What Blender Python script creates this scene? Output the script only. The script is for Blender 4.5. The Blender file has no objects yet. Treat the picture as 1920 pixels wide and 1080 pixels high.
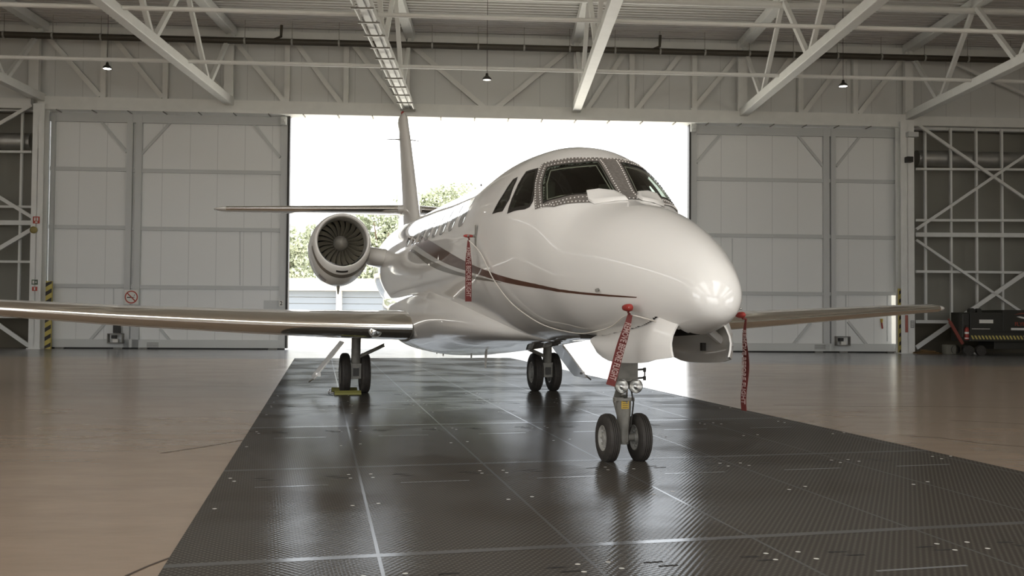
import bpy, math, random
import numpy as np
from mathutils import Vector, Matrix
from mathutils.geometry import delaunay_2d_cdt
random.seed(7)
SC = bpy.context.scene
COL = SC.collection
R_ = math.radians
# ---------------------------------------------------------------- camera
FPX = 1867.0; CAMH = 1.2; ROLL = R_(.43); PITCH = math.atan(55/FPX)
c_fw = np.array([0, math.cos(PITCH), math.sin(PITCH)]); c_u0 = np.array([0, -math.sin(PITCH), math.cos(PITCH)])
c_r = math.cos(ROLL)*np.array([1., 0, 0])+math.sin(ROLL)*c_u0
c_u = math.cos(ROLL)*c_u0-math.sin(ROLL)*np.array([1., 0, 0])
CAM = np.array([0, 0, CAMH])
cd = bpy.data.cameras.new('camera'); cam = bpy.data.objects.new('camera', cd); COL.objects.link(cam)
cd.sensor_width = 36; cd.lens = FPX/1920*36; cd.clip_end = 500
cam.matrix_world = Matrix(((c_r[0], c_u[0], -c_fw[0], 0), (c_r[1], c_u[1], -c_fw[1], 0), (c_r[2], c_u[2], -c_fw[2], CAMH), (0, 0, 0, 1)))
SC.camera = cam
# ---------------------------------------------------------------- world, sun, exposure
wd = bpy.data.worlds.new('world'); SC.world = wd; wd.use_nodes = True
bg = wd.node_tree.nodes['Background']; bg.inputs[0].default_value = (.97, .985, 1.0, 1); bg.inputs[1].default_value = 3.4
sd = bpy.data.lights.new('sun', 'SUN'); sd.energy = 5.0; sd.angle = R_(.6); sd.color = (1, .95, .87)
sun = bpy.data.objects.new('sun', sd); COL.objects.link(sun); sun.rotation_euler = (R_(40), 0, R_(-76))
SC.view_settings.view_transform = 'Standard'; SC.view_settings.look = 'None'
SC.view_settings.exposure = 0.55; SC.view_settings.gamma = 1; SC.view_settings.use_curve_mapping = False
try:
    SC.cycles.use_denoising = True; SC.cycles.max_bounces = 10; SC.cycles.diffuse_bounces = 5
    SC.cycles.transparent_max_bounces = 12; SC.cycles.sample_clamp_indirect = 12; SC.cycles.caustics_reflective = False; SC.cycles.caustics_refractive = False
except Exception: pass

# ---------------------------------------------------------------- materials
MATS = {}
def mat(name, col, rough=.6, metal=0., spec=.5, coat=0., noise=0., nscale=5., bump=0., bscale=40., emit=None, es=0.):
    if name in MATS: return MATS[name]
    m = bpy.data.materials.new(name); m.use_nodes = True; nt = m.node_tree; b = nt.nodes['Principled BSDF']
    b.inputs['Base Color'].default_value = (*col, 1); b.inputs['Roughness'].default_value = rough
    b.inputs['Metallic'].default_value = metal; b.inputs['Specular IOR Level'].default_value = spec
    b.inputs['Coat Weight'].default_value = coat; b.inputs['Coat Roughness'].default_value = .04
    if emit: b.inputs['Emission Color'].default_value = (*emit, 1); b.inputs['Emission Strength'].default_value = es
    tc = nt.nodes.new('ShaderNodeTexCoord')
    if noise:
        n = nt.nodes.new('ShaderNodeTexNoise'); n.inputs['Scale'].default_value = nscale; n.inputs['Detail'].default_value = 6
        nt.links.new(tc.outputs['Object'], n.inputs['Vector'])
        r = nt.nodes.new('ShaderNodeValToRGB'); r.color_ramp.elements[0].position = .3; r.color_ramp.elements[1].position = .7
        r.color_ramp.elements[0].color = (*[c*(1-noise) for c in col], 1); r.color_ramp.elements[1].color = (*[min(1, c*(1+noise)) for c in col], 1)
        nt.links.new(n.outputs['Fac'], r.inputs['Fac']); nt.links.new(r.outputs['Color'], b.inputs['Base Color'])
    if bump:
        n = nt.nodes.new('ShaderNodeTexNoise'); n.inputs['Scale'].default_value = bscale
        nt.links.new(tc.outputs['Object'], n.inputs['Vector'])
        q = nt.nodes.new('ShaderNodeBump'); q.inputs['Strength'].default_value = bump; q.inputs['Distance'].default_value = .01
        nt.links.new(n.outputs['Fac'], q.inputs['Height']); nt.links.new(q.outputs['Normal'], b.inputs['Normal'])
    MATS[name] = m; return m
M_PAINT = mat('aircraft_white_paint', (.79, .77, .73), .38, coat=1.0, spec=.12)
M_RADOME = mat('aircraft_radome_paint', (.74, .72, .68), .32, coat=.7)
M_CHROME = mat('polished_aluminium', (.86, .85, .82), .09, metal=1.)
M_STEEL = mat('brushed_steel', (.5, .48, .45), .32, metal=1., noise=.1, nscale=30)
M_GEAR = mat('gear_grey_paint', (.2, .19, .165), .42, noise=.2, nscale=12)
M_GEARL = mat('gear_light_grey', (.36, .35, .32), .4, noise=.15, nscale=12)
M_RUBBER = mat('tire_rubber', (.035, .03, .025), .72, noise=.25, nscale=20)
M_BROWN = mat('livery_brown', (.085, .03, .016), .3, coat=.5)
M_TAUPE = mat('livery_taupe', (.16, .14, .115), .3, coat=.5)
M_FRAME = mat('windshield_frame_metal', (.27, .25, .23), .4, metal=.55, noise=.2, nscale=40)
M_DARK = mat('dark_interior', (.035, .03, .024), .7)
M_BLACK = mat('black_plastic', (.02, .017, .013), .5)
M_COCK = mat('cockpit_trim', (.14, .135, .11), .7)
M_WHITE = mat('steel_white_paint', (.78, .78, .75), .45, noise=.03, nscale=3)
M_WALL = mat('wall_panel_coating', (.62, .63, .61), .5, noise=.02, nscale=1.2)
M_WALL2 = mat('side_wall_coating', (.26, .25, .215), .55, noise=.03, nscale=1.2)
M_DOORF = mat('door_frame_grey', (.56, .57, .56), .45)
M_DECK = mat('roof_deck_metal', (.68, .67, .64), .5)
M_PIPE = mat('dark_pipe_paint', (.06, .05, .035), .45)
M_RED = mat('warning_red_fabric', (.12, .018, .014), .75, bump=.3)
M_REDL = mat('pitot_cover_red', (.3, .03, .022), .6)
M_LETTER = mat('streamer_lettering', (.36, .25, .23), .8)
M_YEL = mat('safety_yellow', (.55, .45, .12), .6)
M_YBLK = mat('hazard_black', (.04, .035, .03), .6)
M_GALV = mat('galvanized_duct', (.5, .49, .46), .45, metal=.8, noise=.08, nscale=3)
M_CONC = mat('apron_concrete', (.6, .57, .5), .8, noise=.06, nscale=2)
M_SHUT = mat('blue_grey_shutter', (.2, .225, .26), .6)
M_CREAM = mat('cream_render', (.5, .45, .36), .8)
M_LEAF = mat('leaf_green', (.34, .37, .26), .6)
M_LEAF2 = mat('leaf_light_green', (.42, .45, .33), .6)
M_BARK = mat('bark', (.12, .09, .06), .9, noise=.3, nscale=9)
M_CHOCK = mat('chock_olive_yellow', (.2, .19, .05), .6)
M_SIGNW = mat('sign_white', (.75, .73, .68), .5)
M_SIGNR = mat('sign_red', (.42, .06, .035), .5)
M_SIGNG = mat('sign_green', (.10, .14, .09), .5)
M_CART = mat('cart_dark_paint', (.02, .018, .012), .45)
M_CORD = mat('white_cord', (.62, .58, .52), .7)
M_LAMP = mat('lamp_glow', (1, 1, 1), .5, emit=(1, .98, .93), es=9.)
M_LAMPOFF = mat('lamp_diffuser', (.55, .55, .52), .4, emit=(1, .98, .93), es=.6)
M_SPIN = mat('spinner_grey', (.34, .32, .28), .38, metal=.3)
M_FAN = mat('fan_blade_titanium', (.26, .235, .18), .42, metal=.55)
M_LENS = mat('lamp_reflector', (.7, .69, .66), .3, metal=1.)
M_CRACK = mat('crack_dark', (.07, .05, .035), .9)
M_YPLAC = mat('placard_yellow', (.5, .33, .05), .6)
def glass_mat(name, tint, alpha):
    m = bpy.data.materials.new(name); m.use_nodes = True; nt = m.node_tree; nt.nodes.clear()
    o = nt.nodes.new('ShaderNodeOutputMaterial'); mx = nt.nodes.new('ShaderNodeMixShader'); t = nt.nodes.new('ShaderNodeBsdfTransparent'); t.inputs[0].default_value = (*tint, 1)
    g = nt.nodes.new('ShaderNodeBsdfGlossy'); g.inputs['Roughness'].default_value = .03; g.inputs[0].default_value = (.9, .9, .88, 1)
    lw = nt.nodes.new('ShaderNodeLayerWeight'); lw.inputs[0].default_value = .5
    pw = nt.nodes.new('ShaderNodeMath'); pw.operation = 'POWER'; pw.inputs[1].default_value = 5; nt.links.new(lw.outputs['Facing'], pw.inputs[0])
    f = nt.nodes.new('ShaderNodeMath'); f.operation = 'MULTIPLY_ADD'; f.inputs[1].default_value = .9; f.inputs[2].default_value = .05; nt.links.new(pw.outputs[0], f.inputs[0])
    nt.links.new(f.outputs[0], mx.inputs[0]); nt.links.new(t.outputs[0], mx.inputs[1]); nt.links.new(g.outputs[0], mx.inputs[2]); nt.links.new(mx.outputs[0], o.inputs[0])
    return m
M_GLASS = glass_mat('cockpit_glass', (.55, .6, .54), .3)

def floor_mat():
    m = bpy.data.materials.new('polished_concrete_floor'); m.use_nodes = True; nt = m.node_tree; b = nt.nodes['Principled BSDF']; b.inputs['Specular IOR Level'].default_value = .5
    tc = nt.nodes.new('ShaderNodeTexCoord'); mp = nt.nodes.new('ShaderNodeMapping'); mp.inputs['Scale'].default_value = (.5, 1.2, 1)
    nt.links.new(tc.outputs['Object'], mp.inputs[0])
    n = nt.nodes.new('ShaderNodeTexNoise'); n.inputs['Scale'].default_value = 2.2; n.inputs['Detail'].default_value = 8; n.inputs['Roughness'].default_value = .65
    nt.links.new(mp.outputs[0], n.inputs['Vector'])
    r = nt.nodes.new('ShaderNodeValToRGB'); e = r.color_ramp.elements
    e[0].position = .33; e[0].color = (.31, .235, .172, 1); e[1].position = .68; e[1].color = (.365, .28, .21, 1)
    nt.links.new(n.outputs['Fac'], r.inputs[0])
    # darker grey band in front of the doors, with a straight edge
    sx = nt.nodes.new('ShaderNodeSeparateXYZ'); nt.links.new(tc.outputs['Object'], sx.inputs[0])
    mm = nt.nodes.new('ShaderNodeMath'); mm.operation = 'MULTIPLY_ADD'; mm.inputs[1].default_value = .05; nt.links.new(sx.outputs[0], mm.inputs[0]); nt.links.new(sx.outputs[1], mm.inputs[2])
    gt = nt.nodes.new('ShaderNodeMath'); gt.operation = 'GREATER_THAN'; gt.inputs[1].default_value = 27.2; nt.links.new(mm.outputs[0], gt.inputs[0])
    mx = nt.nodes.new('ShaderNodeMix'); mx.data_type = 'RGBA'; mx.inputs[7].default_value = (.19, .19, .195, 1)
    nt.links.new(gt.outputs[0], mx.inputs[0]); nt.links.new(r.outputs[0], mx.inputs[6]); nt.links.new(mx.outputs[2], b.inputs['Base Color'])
    n2 = nt.nodes.new('ShaderNodeTexNoise'); n2.inputs['Scale'].default_value = 1.3; n2.inputs['Detail'].default_value = 4; nt.links.new(mp.outputs[0], n2.inputs['Vector'])
    rr = nt.nodes.new('ShaderNodeMapRange'); rr.inputs[3].default_value = .13; rr.inputs[4].default_value = .27; nt.links.new(n2.outputs['Fac'], rr.inputs[0]); nt.links.new(rr.outputs[0], b.inputs['Roughness'])
    bp = nt.nodes.new('ShaderNodeBump'); bp.inputs['Strength'].default_value = .12; bp.inputs['Distance'].default_value = .01
    n3 = nt.nodes.new('ShaderNodeTexNoise'); n3.inputs['Scale'].default_value = 7; nt.links.new(mp.outputs[0], n3.inputs['Vector']); nt.links.new(n3.outputs['Fac'], bp.inputs['Height']); nt.links.new(bp.outputs[0], b.inputs['Normal'])
    return m
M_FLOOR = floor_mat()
def panel_mat(name, col, period):
    """insulated wall panel: faint vertical joints every `period` metres along object X"""
    m = bpy.data.materials.new(name); m.use_nodes = True; nt = m.node_tree; b = nt.nodes['Principled BSDF']; b.inputs['Roughness'].default_value = .5
    tc = nt.nodes.new('ShaderNodeTexCoord'); sx = nt.nodes.new('ShaderNodeSeparateXYZ'); nt.links.new(tc.outputs['Object'], sx.inputs[0])
    a = nt.nodes.new('ShaderNodeMath'); a.operation = 'DIVIDE'; a.inputs[1].default_value = period; nt.links.new(sx.outputs[0], a.inputs[0])
    f = nt.nodes.new('ShaderNodeMath'); f.operation = 'FRACT'; nt.links.new(a.outputs[0], f.inputs[0])
    l = nt.nodes.new('ShaderNodeMath'); l.operation = 'LESS_THAN'; l.inputs[1].default_value = .025; nt.links.new(f.outputs[0], l.inputs[0])
    mx = nt.nodes.new('ShaderNodeMix'); mx.data_type = 'RGBA'; mx.inputs[6].default_value = (*col, 1); mx.inputs[7].default_value = (*[c*.8 for c in col], 1)
    nt.links.new(l.outputs[0], mx.inputs[0]); nt.links.new(mx.outputs[2], b.inputs['Base Color'])
    return m
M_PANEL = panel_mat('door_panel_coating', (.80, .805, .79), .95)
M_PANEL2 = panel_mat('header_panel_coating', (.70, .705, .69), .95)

# ---------------------------------------------------------------- mesh builder
def V(*a): return np.array(a, float)
def nrm(v): v = np.asarray(v, float); return v/(np.linalg.norm(v)+1e-12)
class MB:
    def __init__(s): s.v = []; s.f = []; s.m = []
    def add(s, vs, fs, mi=0):
        k = len(s.v); s.v += [tuple(map(float, p)) for p in vs]; s.f += [tuple(i+k for i in f) for f in fs]; s.m += [mi]*len(fs); return s
    def box(s, c, size, ax=None, mi=0):
        ax = ax if ax is not None else np.eye(3); c = np.asarray(c, float); h = np.asarray(size, float)/2; vs = []
        for i in (-1, 1):
            for j in (-1, 1):
                for k in (-1, 1): vs.append(c+ax[0]*h[0]*i+ax[1]*h[1]*j+ax[2]*h[2]*k)
        return s.add(vs, [(0, 1, 3, 2), (4, 6, 7, 5), (0, 4, 5, 1), (2, 3, 7, 6), (0, 2, 6, 4), (1, 5, 7, 3)], mi)
    def beam(s, p, q, w, h, up=(0, 0, 1), mi=0):
        p = np.asarray(p, float); q = np.asarray(q, float); d = nrm(q-p); sd = np.cross(d, up)
        if np.linalg.norm(sd) < 1e-3: sd = np.cross(d, (0, 1, 0))
        sd = nrm(sd); u = np.cross(sd, d)
        return s.box((p+q)/2, (np.linalg.norm(q-p), w, h), (d, sd, u), mi)
    def tube(s, pts, r, n=10, mi=0, caps=True):
        pts = [np.asarray(p, float) for p in pts]; rr = r if hasattr(r, '__len__') else [r]*len(pts)
        ref = None; vs = []; fs = []
        for i, p in enumerate(pts):
            d = nrm(pts[min(i+1, len(pts)-1)]-pts[max(i-1, 0)])
            if ref is None:
                ref = np.cross(d, (0, 0, 1))
                if np.linalg.norm(ref) < .05: ref = np.cross(d, (1, 0, 0))
            a = nrm(ref-d*(ref@d)); b = np.cross(d, a); ref = a
            for k in range(n):
                t = 2*math.pi*k/n; vs.append(p+rr[i]*(a*math.cos(t)+b*math.sin(t)))
        for i in range(len(pts)-1):
            for k in range(n): k2 = (k+1) % n; fs.append((i*n+k, i*n+k2, (i+1)*n+k2, (i+1)*n+k))
        if caps: fs.append(tuple(range(n))[::-1]); fs.append(tuple((len(pts)-1)*n+k for k in range(n)))
        return s.add(vs, fs, mi)
    def lathe(s, o, axis, prof, n=48, mi=0, start=0., end=2*math.pi):
        """prof: list of (along, radius)"""
        o = np.asarray(o, float); d = nrm(axis); a = np.cross(d, (0, 0, 1))
        if np.linalg.norm(a) < .05: a = np.cross(d, (1, 0, 0))
        a = nrm(a); b = np.cross(a, d); vs = []; fs = []; full = abs(end-start-2*math.pi) < 1e-6; m_ = n if full else n+1
        for (t, r) in prof:
            for k in range(m_):
                q = start+(end-start)*k/n; vs.append(o+d*t+r*(a*math.cos(q)+b*math.sin(q)))
        for i in range(len(prof)-1):
            for k in range(n): k2 = (k+1) % m_; fs.append((i*m_+k, i*m_+k2, (i+1)*m_+k2, (i+1)*m_+k))
        return s.add(vs, fs, mi)
    def loft(s, rings, closed=True, cap=True, mi=0):
        n = len(rings[0]); vs = [p for r in rings for p in r]; fs = []
        for i in range(len(rings)-1):
            for k in range(n if closed else n-1): k2 = (k+1) % n; fs.append((i*n+k, i*n+k2, (i+1)*n+k2, (i+1)*n+k))
        if cap and closed: fs.append(tuple(range(n))[::-1]); fs.append(tuple((len(rings)-1)*n+k for k in range(n)))
        return s.add(vs, fs, mi)
    def prism(s, poly, d, mi=0):
        """poly: 3D outline, d: extrusion vector"""
        n = len(poly); d = np.asarray(d, float); vs = [np.asarray(p, float) for p in poly]+[np.asarray(p, float)+d for p in poly]
        fs = [tuple(range(n))[::-1], tuple(range(n, 2*n))]+[(k, (k+1) % n, n+(k+1) % n, n+k) for k in range(n)]
        return s.add(vs, fs, mi)
    def build(s, name, mats, parent=None, smooth=False, auto=None, bevel=0, origin=None, flip=True):
        me = bpy.data.meshes.new(name); v = np.array(s.v)
        o = bpy.data.objects.new(name, me); COL.objects.link(o)
        org = np.asarray(origin if origin is not None else (0, 0, 0), float)
        me.from_pydata([tuple(p-org) for p in v], [], s.f)
        if not isinstance(mats, (list, tuple)): mats = [mats]
        for m in mats: me.materials.append(m)
        if len(mats) > 1: me.polygons.foreach_set('material_index', s.m)
        if flip:
            import bmesh; b = bmesh.new(); b.from_mesh(me); bmesh.ops.recalc_face_normals(b, faces=b.faces); b.to_mesh(me); b.free()
        if smooth or auto:
            me.polygons.foreach_set('use_smooth', [True]*len(me.polygons))
            if auto: me.set_sharp_from_angle(angle=R_(auto))
        me.update()
        o.location = org
        if parent is not None:
            o.parent = parent
            o.matrix_parent_inverse = Matrix.Translation(parent.location).inverted() if parent.parent is None else (Matrix.Translation(parent.location)).inverted()
        if bevel:
            bv = o.modifiers.new('bevel', 'BEVEL'); bv.width = bevel; bv.segments = 2; bv.limit_method = 'ANGLE'
        return o
def tag(o, label, cat, group=None):
    o['label'] = label; o['category'] = cat
    if group: o['group'] = group
    return o
def struct(o, label=None):
    o['kind'] = 'structure'
    if label: o['label'] = label
    return o
def empty(name, loc, label, cat, group=None):
    o = bpy.data.objects.new(name, None); COL.objects.link(o); o.location = tuple(map(float, loc)); return tag(o, label, cat, group)
def text_mb(txt, size, org, xd, yd, depth=.002, cw=1.0):
    """writing as a mesh builder: text laid out along xd, its height along yd"""
    cu = bpy.data.curves.new('t', 'FONT'); cu.body = txt; cu.size = size; cu.extrude = depth; cu.align_x = 'CENTER'; cu.align_y = 'CENTER'; cu.resolution_u = 3; cu.offset = size*.015
    ob = bpy.data.objects.new('t', cu); COL.objects.link(ob); me = bpy.data.meshes.new_from_object(ob.evaluated_get(bpy.context.evaluated_depsgraph_get()))
    xd = nrm(xd); yd = nrm(yd); zd = np.cross(xd, yd); mb = MB()
    mb.add([np.asarray(org)+xd*v.co.x*cw+yd*v.co.y+zd*v.co.z for v in me.vertices], [tuple(p.vertices) for p in me.polygons])
    bpy.data.objects.remove(ob); bpy.data.curves.remove(cu); bpy.data.meshes.remove(me); return mb

# ---------------------------------------------------------------- pixel -> place helpers
def ray(x, y): return (x-960)/FPX*c_r-(y-540)/FPX*c_u+c_fw
PSI = R_(3.8); WU = V(math.cos(PSI), math.sin(PSI), 0); WN = V(math.sin(PSI), -math.cos(PSI), 0); W0 = V(0, 35.9, 0)
UPV = V(0, 0, 1)
def wp(x, y, s=0.):
    """photo point -> (u, z) on the back wall, s metres in front of it"""
    d = ray(x, y); o = W0+WN*s; t = ((o-CAM)@WN)/(d@WN); p = CAM+d*t; return (p-W0)@WU, p[2]
def W(u, s, z): return W0+WU*u+WN*s+UPV*z
WAX = (WU, WN, UPV)
def gp(x, y, z=0.): d = ray(x, y); t = (z-CAMH)/d[2]; return CAM+d*t
def wbox(mb, u0, u1, s0, s1, z0, z1, mi=0): return mb.box(W((u0+u1)/2, (s0+s1)/2, (z0+z1)/2), (abs(u1-u0), abs(s1-s0), abs(z1-z0)), WAX, mi)
def wbeam(mb, a, b, s, w, d=.1, mi=0):
    """member between two photo points lying in the wall plane"""
    p = W(a[0], s, a[1]); q = W(b[0], s, b[1]); dd = nrm(q-p); n = WN; sd = np.cross(dd, n)
    return mb.box((p+q)/2, (np.linalg.norm(q-p), w, d), (dd, sd, n), mi)

UL, UR = -25.0, 27.0; ZTOP = 11.45; YB = -24.0
SB = 0.0  # wall face
# ================================================================ SHELL
fl = MB(); c0 = W(UL-2, -1.0, 0); c1 = W(UR+2, -1.0, 0)
fl.add([(UL-2, YB, 0), (UR+2, YB, 0), (c1[0], c1[1], 0), (c0[0], c0[1], 0)], [(0, 1, 2, 3)])
fl.add([(UL-2, YB, -.3), (UR+2, YB, -.3), (c1[0], c1[1], -.3), (c0[0], c0[1], -.3)], [(0, 3, 2, 1)])
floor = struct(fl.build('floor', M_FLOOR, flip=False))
gr = MB(); gr.add([(-150, 33, -.01), (150, 33, -.01), (150, 260, -.01), (-150, 260, -.01)], [(0, 1, 2, 3)]); gr.add([(-150, -160, -.012), (150, -160, -.012), (150, YB, -.012), (-150, YB, -.012)], [(0, 1, 2, 3)])
struct(gr.build('ground', M_CONC, flip=False))
# roof deck: trapezoid ribs running along the wall
dk = MB(); pts = []; s = -0.2; PER = .28
while s < 36:
    pts += [(s, ZTOP), (s+.12, ZTOP), (s+.14, ZTOP+.13), (s+.26, ZTOP+.13)]; s += PER
vs = []
for (ss, z) in pts: vs += [W(UL, ss, z), W(UR, ss, z)]
dk.add(vs, [(2*i, 2*i+1, 2*i+3, 2*i+2) for i in range(len(pts)-1)])
wbox(dk, UL-.5, UR+.5, -.3, 36, ZTOP+.2, ZTOP+.4)
SKY = [(-20, -15), (-9.5, -4.5), (1, 6), (11.5, 16.5), (20, 24)]      # unseen rooflights over the front half, added to brighten the floor
edge = [UL-.5]+[v for p in SKY for v in p]+[UR+.5]
for k in range(0, len(edge), 2): wbox(dk, edge[k], edge[k+1], 36, 62, ZTOP, ZTOP+.25)
struct(dk.build('ceiling', M_DECK, flip=False))
# header wall
uo0, _ = wp(538, 400); uo1, _ = wp(1293, 400)
ZH = 8.35
h = MB(); wbox(h, UL, UR, -.25, 0, ZH-.05, ZTOP+.1)
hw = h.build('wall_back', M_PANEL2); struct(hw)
uL95, _ = wp(95, 400); uR1690, _ = wp(1686, 400)
h = MB(); wbox(h, UL-1, uL95-.05, -.9, -.68, 0, ZH+.3); wbox(h, uR1690+.05, UR+1, -.9, -.68, 0, ZH+.3); wbox(h, UL, uL95-.05, -.7, -.2, ZH+.0, ZH+.1); wbox(h, uR1690+.05, UR, -.7, -.2, ZH, ZH+.1); wbox(h, uL95-.3, uL95-.05, -.68, 0, 0, ZH); wbox(h, uR1690+.05, uR1690+.3, -.68, 0, 0, ZH)
wbox(h, UL, wp(60, 600)[0], -.68, -.66, 0, 1.25, 1); wbox(h, wp(1718, 600)[0], UR, -.68, -.66, 0, 1.15, 1)
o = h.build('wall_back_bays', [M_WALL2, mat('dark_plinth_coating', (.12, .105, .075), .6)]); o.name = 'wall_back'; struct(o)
for nm, u in (('wall_left', UL), ('wall_right', UR)):
    h = MB(); a = W(u, 0, 0); sg = -1 if u < 0 else 1
    # solid wall with a run of high windows behind the camera position
    def seg(y0, y1, z0, z1, h=h, a=a, sg=sg): h.box((a[0]+sg*.12, (y0+y1)/2, (z0+z1)/2), (.24, abs(y1-y0), z1-z0))
    if u < 0:
        seg(YB, -18, 0, ZTOP+.1); seg(-18, 0, 0, 1.2); seg(-18, 0, 7.2, ZTOP+.1); seg(0, a[1]+.9, 0, ZTOP+.1)
    else:
        seg(YB, -18, 0, ZTOP+.1); seg(-18, 2, 0, 1.2); seg(-18, 2, 6.2, ZTOP+.1); seg(2, a[1]+.9, 0, ZTOP+.1)
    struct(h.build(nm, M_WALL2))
# front wall behind the camera, its big door open
h = MB()
OPX0, OPX1, OPZ = -10, 10, 7.5
for (x0, x1, z0, z1) in ((UL, OPX0, 0, ZTOP+.1), (OPX1, UR, 0, ZTOP+.1), (OPX0, OPX1, OPZ, ZTOP+.1)):
    h.box(((x0+x1)/2, YB-.12, (z0+z1)/2), (x1-x0, .24, z1-z0))
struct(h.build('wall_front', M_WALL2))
# daylight portals guide sampling through the openings (they emit nothing themselves)
def portal(c, sx, sy, rot):
    l = bpy.data.lights.new('portal', 'AREA'); l.shape = 'RECTANGLE'; l.size = sx; l.size_y = sy; l.cycles.is_portal = True
    o = bpy.data.objects.new('portal', l); COL.objects.link(o); o.location = c; o.rotation_euler = rot
pc = W((uo0+uo1)/2, -.3, 4.2); portal(tuple(pc), uo1-uo0, 8.4, (R_(-90), 0, PSI))
portal((0, YB-.3, 3.75), 20, 7.5, (R_(90), 0, 0))
portal((W(UL, 0, 0)[0]-.3, -9, 4.2), 18, 6, (R_(90), 0, R_(-90)))
portal((W(UR, 0, 0)[0]+.3, -8, 3.7), 20, 5, (R_(90), 0, R_(90)))
for (a, b) in SKY: portal(tuple(W((a+b)/2, 48.5, ZTOP+.45)), b-a, 25, (0, 0, PSI))

# ---- header truss over the door, beams and columns
t = empty('header_truss', W(0, .2, ZH), 'long white steel lattice girder running above the hangar doors', 'girder')
m = MB()
zb0 = (wp(300, 195)[1]+wp(1500, 217)[1])/2
wbox(m, wp(80, 190)[0], wp(1716, 210)[0], .02, .42, ZH, ZH+.42); m.build('bottom_chord', M_WHITE, t)
m = MB(); wbox(m, UL+.1, UR-.3, .02, .2, 10.92, 11.3); m.build('top_chord', M_WHITE, t)
for x in (197, 313, 540, 650, 1183, 1300, 1498, 1600):
    u, _ = wp(x, 150); m = MB(); wbox(m, u-.09, u+.09, .05, .22, ZH+.42, 10.92); m.build('vertical_member', M_WHITE, t)
for (a, b) in (((88, 65), (188, 180)), ((213, 68), (305, 183)), ((334, 75), (428, 185)), ((443, 80), (533, 190)), ((556, 82), (640, 195)), ((664, 85), (745, 195)), ((775, 88), (908, 202)), ((1062, 97), (932, 204)), ((1172, 98), (1100, 206)), ((1278, 100), (1192, 208)), ((1385, 103), (1297, 208)), ((1485, 105), (1410, 210)), ((1588, 105), (1507, 212)), ((1693, 108), (1610, 213))):
    m = MB(); a = list(wp(*a, .14)); b = list(wp(*b, .14)); a[1] = min(a[1], 10.95); b[1] = max(b[1], ZH+.4)
    wbeam(m, a, b, .14, .17, .1); m.build('diagonal_member', M_WHITE, t)
# white ledge and track along the top edge of the opening
m = MB(); wbox(m, wp(95, 200)[0], wp(1690, 220)[0], .02, .75, ZH-.1, ZH); 
o = m.build('door_track', M_WHITE); tag(o, 'white horizontal door track along the top edge of the hangar opening', 'door track')
for k in range(25):
    u = uL95+.4+1.2*k; m = MB(); wbox(m, u, u+.03, .3, .78, ZH-.13, ZH-.1); m.build('track_bracket', M_GEAR, o)
# columns
def column(x, w, lab, s0=.45, s1=.9, z1=ZH+.05):
    u, _ = wp(x, 430, .9); m = MB()
    wbox(m, u-w/2, u+w/2, s0, s0+.03, 0, z1); wbox(m, u-w/2, u+w/2, s1-.03, s1, 0, z1); wbox(m, u-.015, u+.015, s0, s1, 0, z1)
    wbox(m, u-w/2-.05, u+w/2+.05, s0-.02, s1+.04, 0, .03)
    o = m.build('column', M_WHITE); return struct(o, lab)
column(68, .38, 'white steel column left of the left sliding door')
column(1702, .5, 'white steel column right of the right sliding door')
m = MB()
for (x, w) in ((80, .2), (1692, .14)):
    u, _ = wp(x, 400, .3); wbox(m, u-w/2+.04, u+w/2+.04, .05, .4, 0, ZH)
struct(m.build('trim_1', M_DOORF))
for (x, w) in ((66, .32), (430, .32), (753, .28), (766, .1), (1083, .3), (1391, .34), (1702, .3)):
    u, _ = wp(x, 140, .3); m = MB(); wbox(m, u-w/2, u+w/2, .22, .42, ZH+.42, ZTOP-.15)
    struct(m.build('column', M_WHITE), None)
    m.v = []

# ---- sliding door leaves
def door_leaf(name, x0, x1, posts, rails, diags, seams, fx=None, gap=None):
    ua = wp(x0, 430)[0]; ub = wp(x1, 430)[0]
    m = MB()
    if gap is None: wbox(m, ua, ub, .08, .16, .06, ZH-.12)
    else:
        g0, g1, gz0, gz1 = gap
        wbox(m, ua, g0, .08, .16, .06, ZH-.12); wbox(m, g1, ub, .08, .16, .06, ZH-.12); wbox(m, g0, g1, .08, .16, .06, gz0); wbox(m, g0, g1, .08, .16, gz1, ZH-.12)
    root = struct(m.build(name, M_PANEL))
    for (xc, w) in posts:
        u = wp(xc, 430, .25)[0]; m = MB(); wbox(m, u-w/2, u+w/2, .16, .3, .05, ZH-.12); m.build('door_post', M_DOORF, root)
    for (y, w) in rails:
        a = wp(x0+2, y, .2); b = wp(x1-2, y, .2); z = (a[1]+b[1])/2
        m = MB(); wbox(m, ua+.02, ub-.02, .16, .24, z-w/2, z+w/2); m.build('door_rail', M_DOORF, root)
    m = MB(); wbox(m, ua, ub, .16, .3, .05, .33); m.build('bottom_rail', M_WALL, root)
    m = MB(); wbox(m, ua, ub, .16, .28, ZH-.42, ZH-.12); m.build('top_rail', M_DOORF, root)
    for (a, b) in diags:
        m = MB(); wbeam(m, wp(*a, .2), wp(*b, .2), .2, .09, .07); m.build('corner_brace', M_DOORF, root)
    m = MB()
    for (a, b) in seams: wbeam(m, wp(*a, .17), wp(*b, .17), .165, .04, .02)
    if seams: m.build('panel_seam', M_DOORF, root)
    return root
d1 = door_leaf('door_1', 95, 250, [(97, .12), (241, .2)], [(317, .13), (426, .13), (536, .13)], [((177, 213), (238, 285)), ((197, 606), (166, 641))], [((213, 541), (213, 575))])
d2 = door_leaf('door_2', 250, 538, [(258, .22), (532, .24)], [(322, .13), (430, .13), (539, .13)], [((335, 213), (264, 290)), ((463, 218), (525, 295)), ((300, 617), (322, 643))], [((450, 434), (450, 535)), ((490, 434), (490, 535))])
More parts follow.
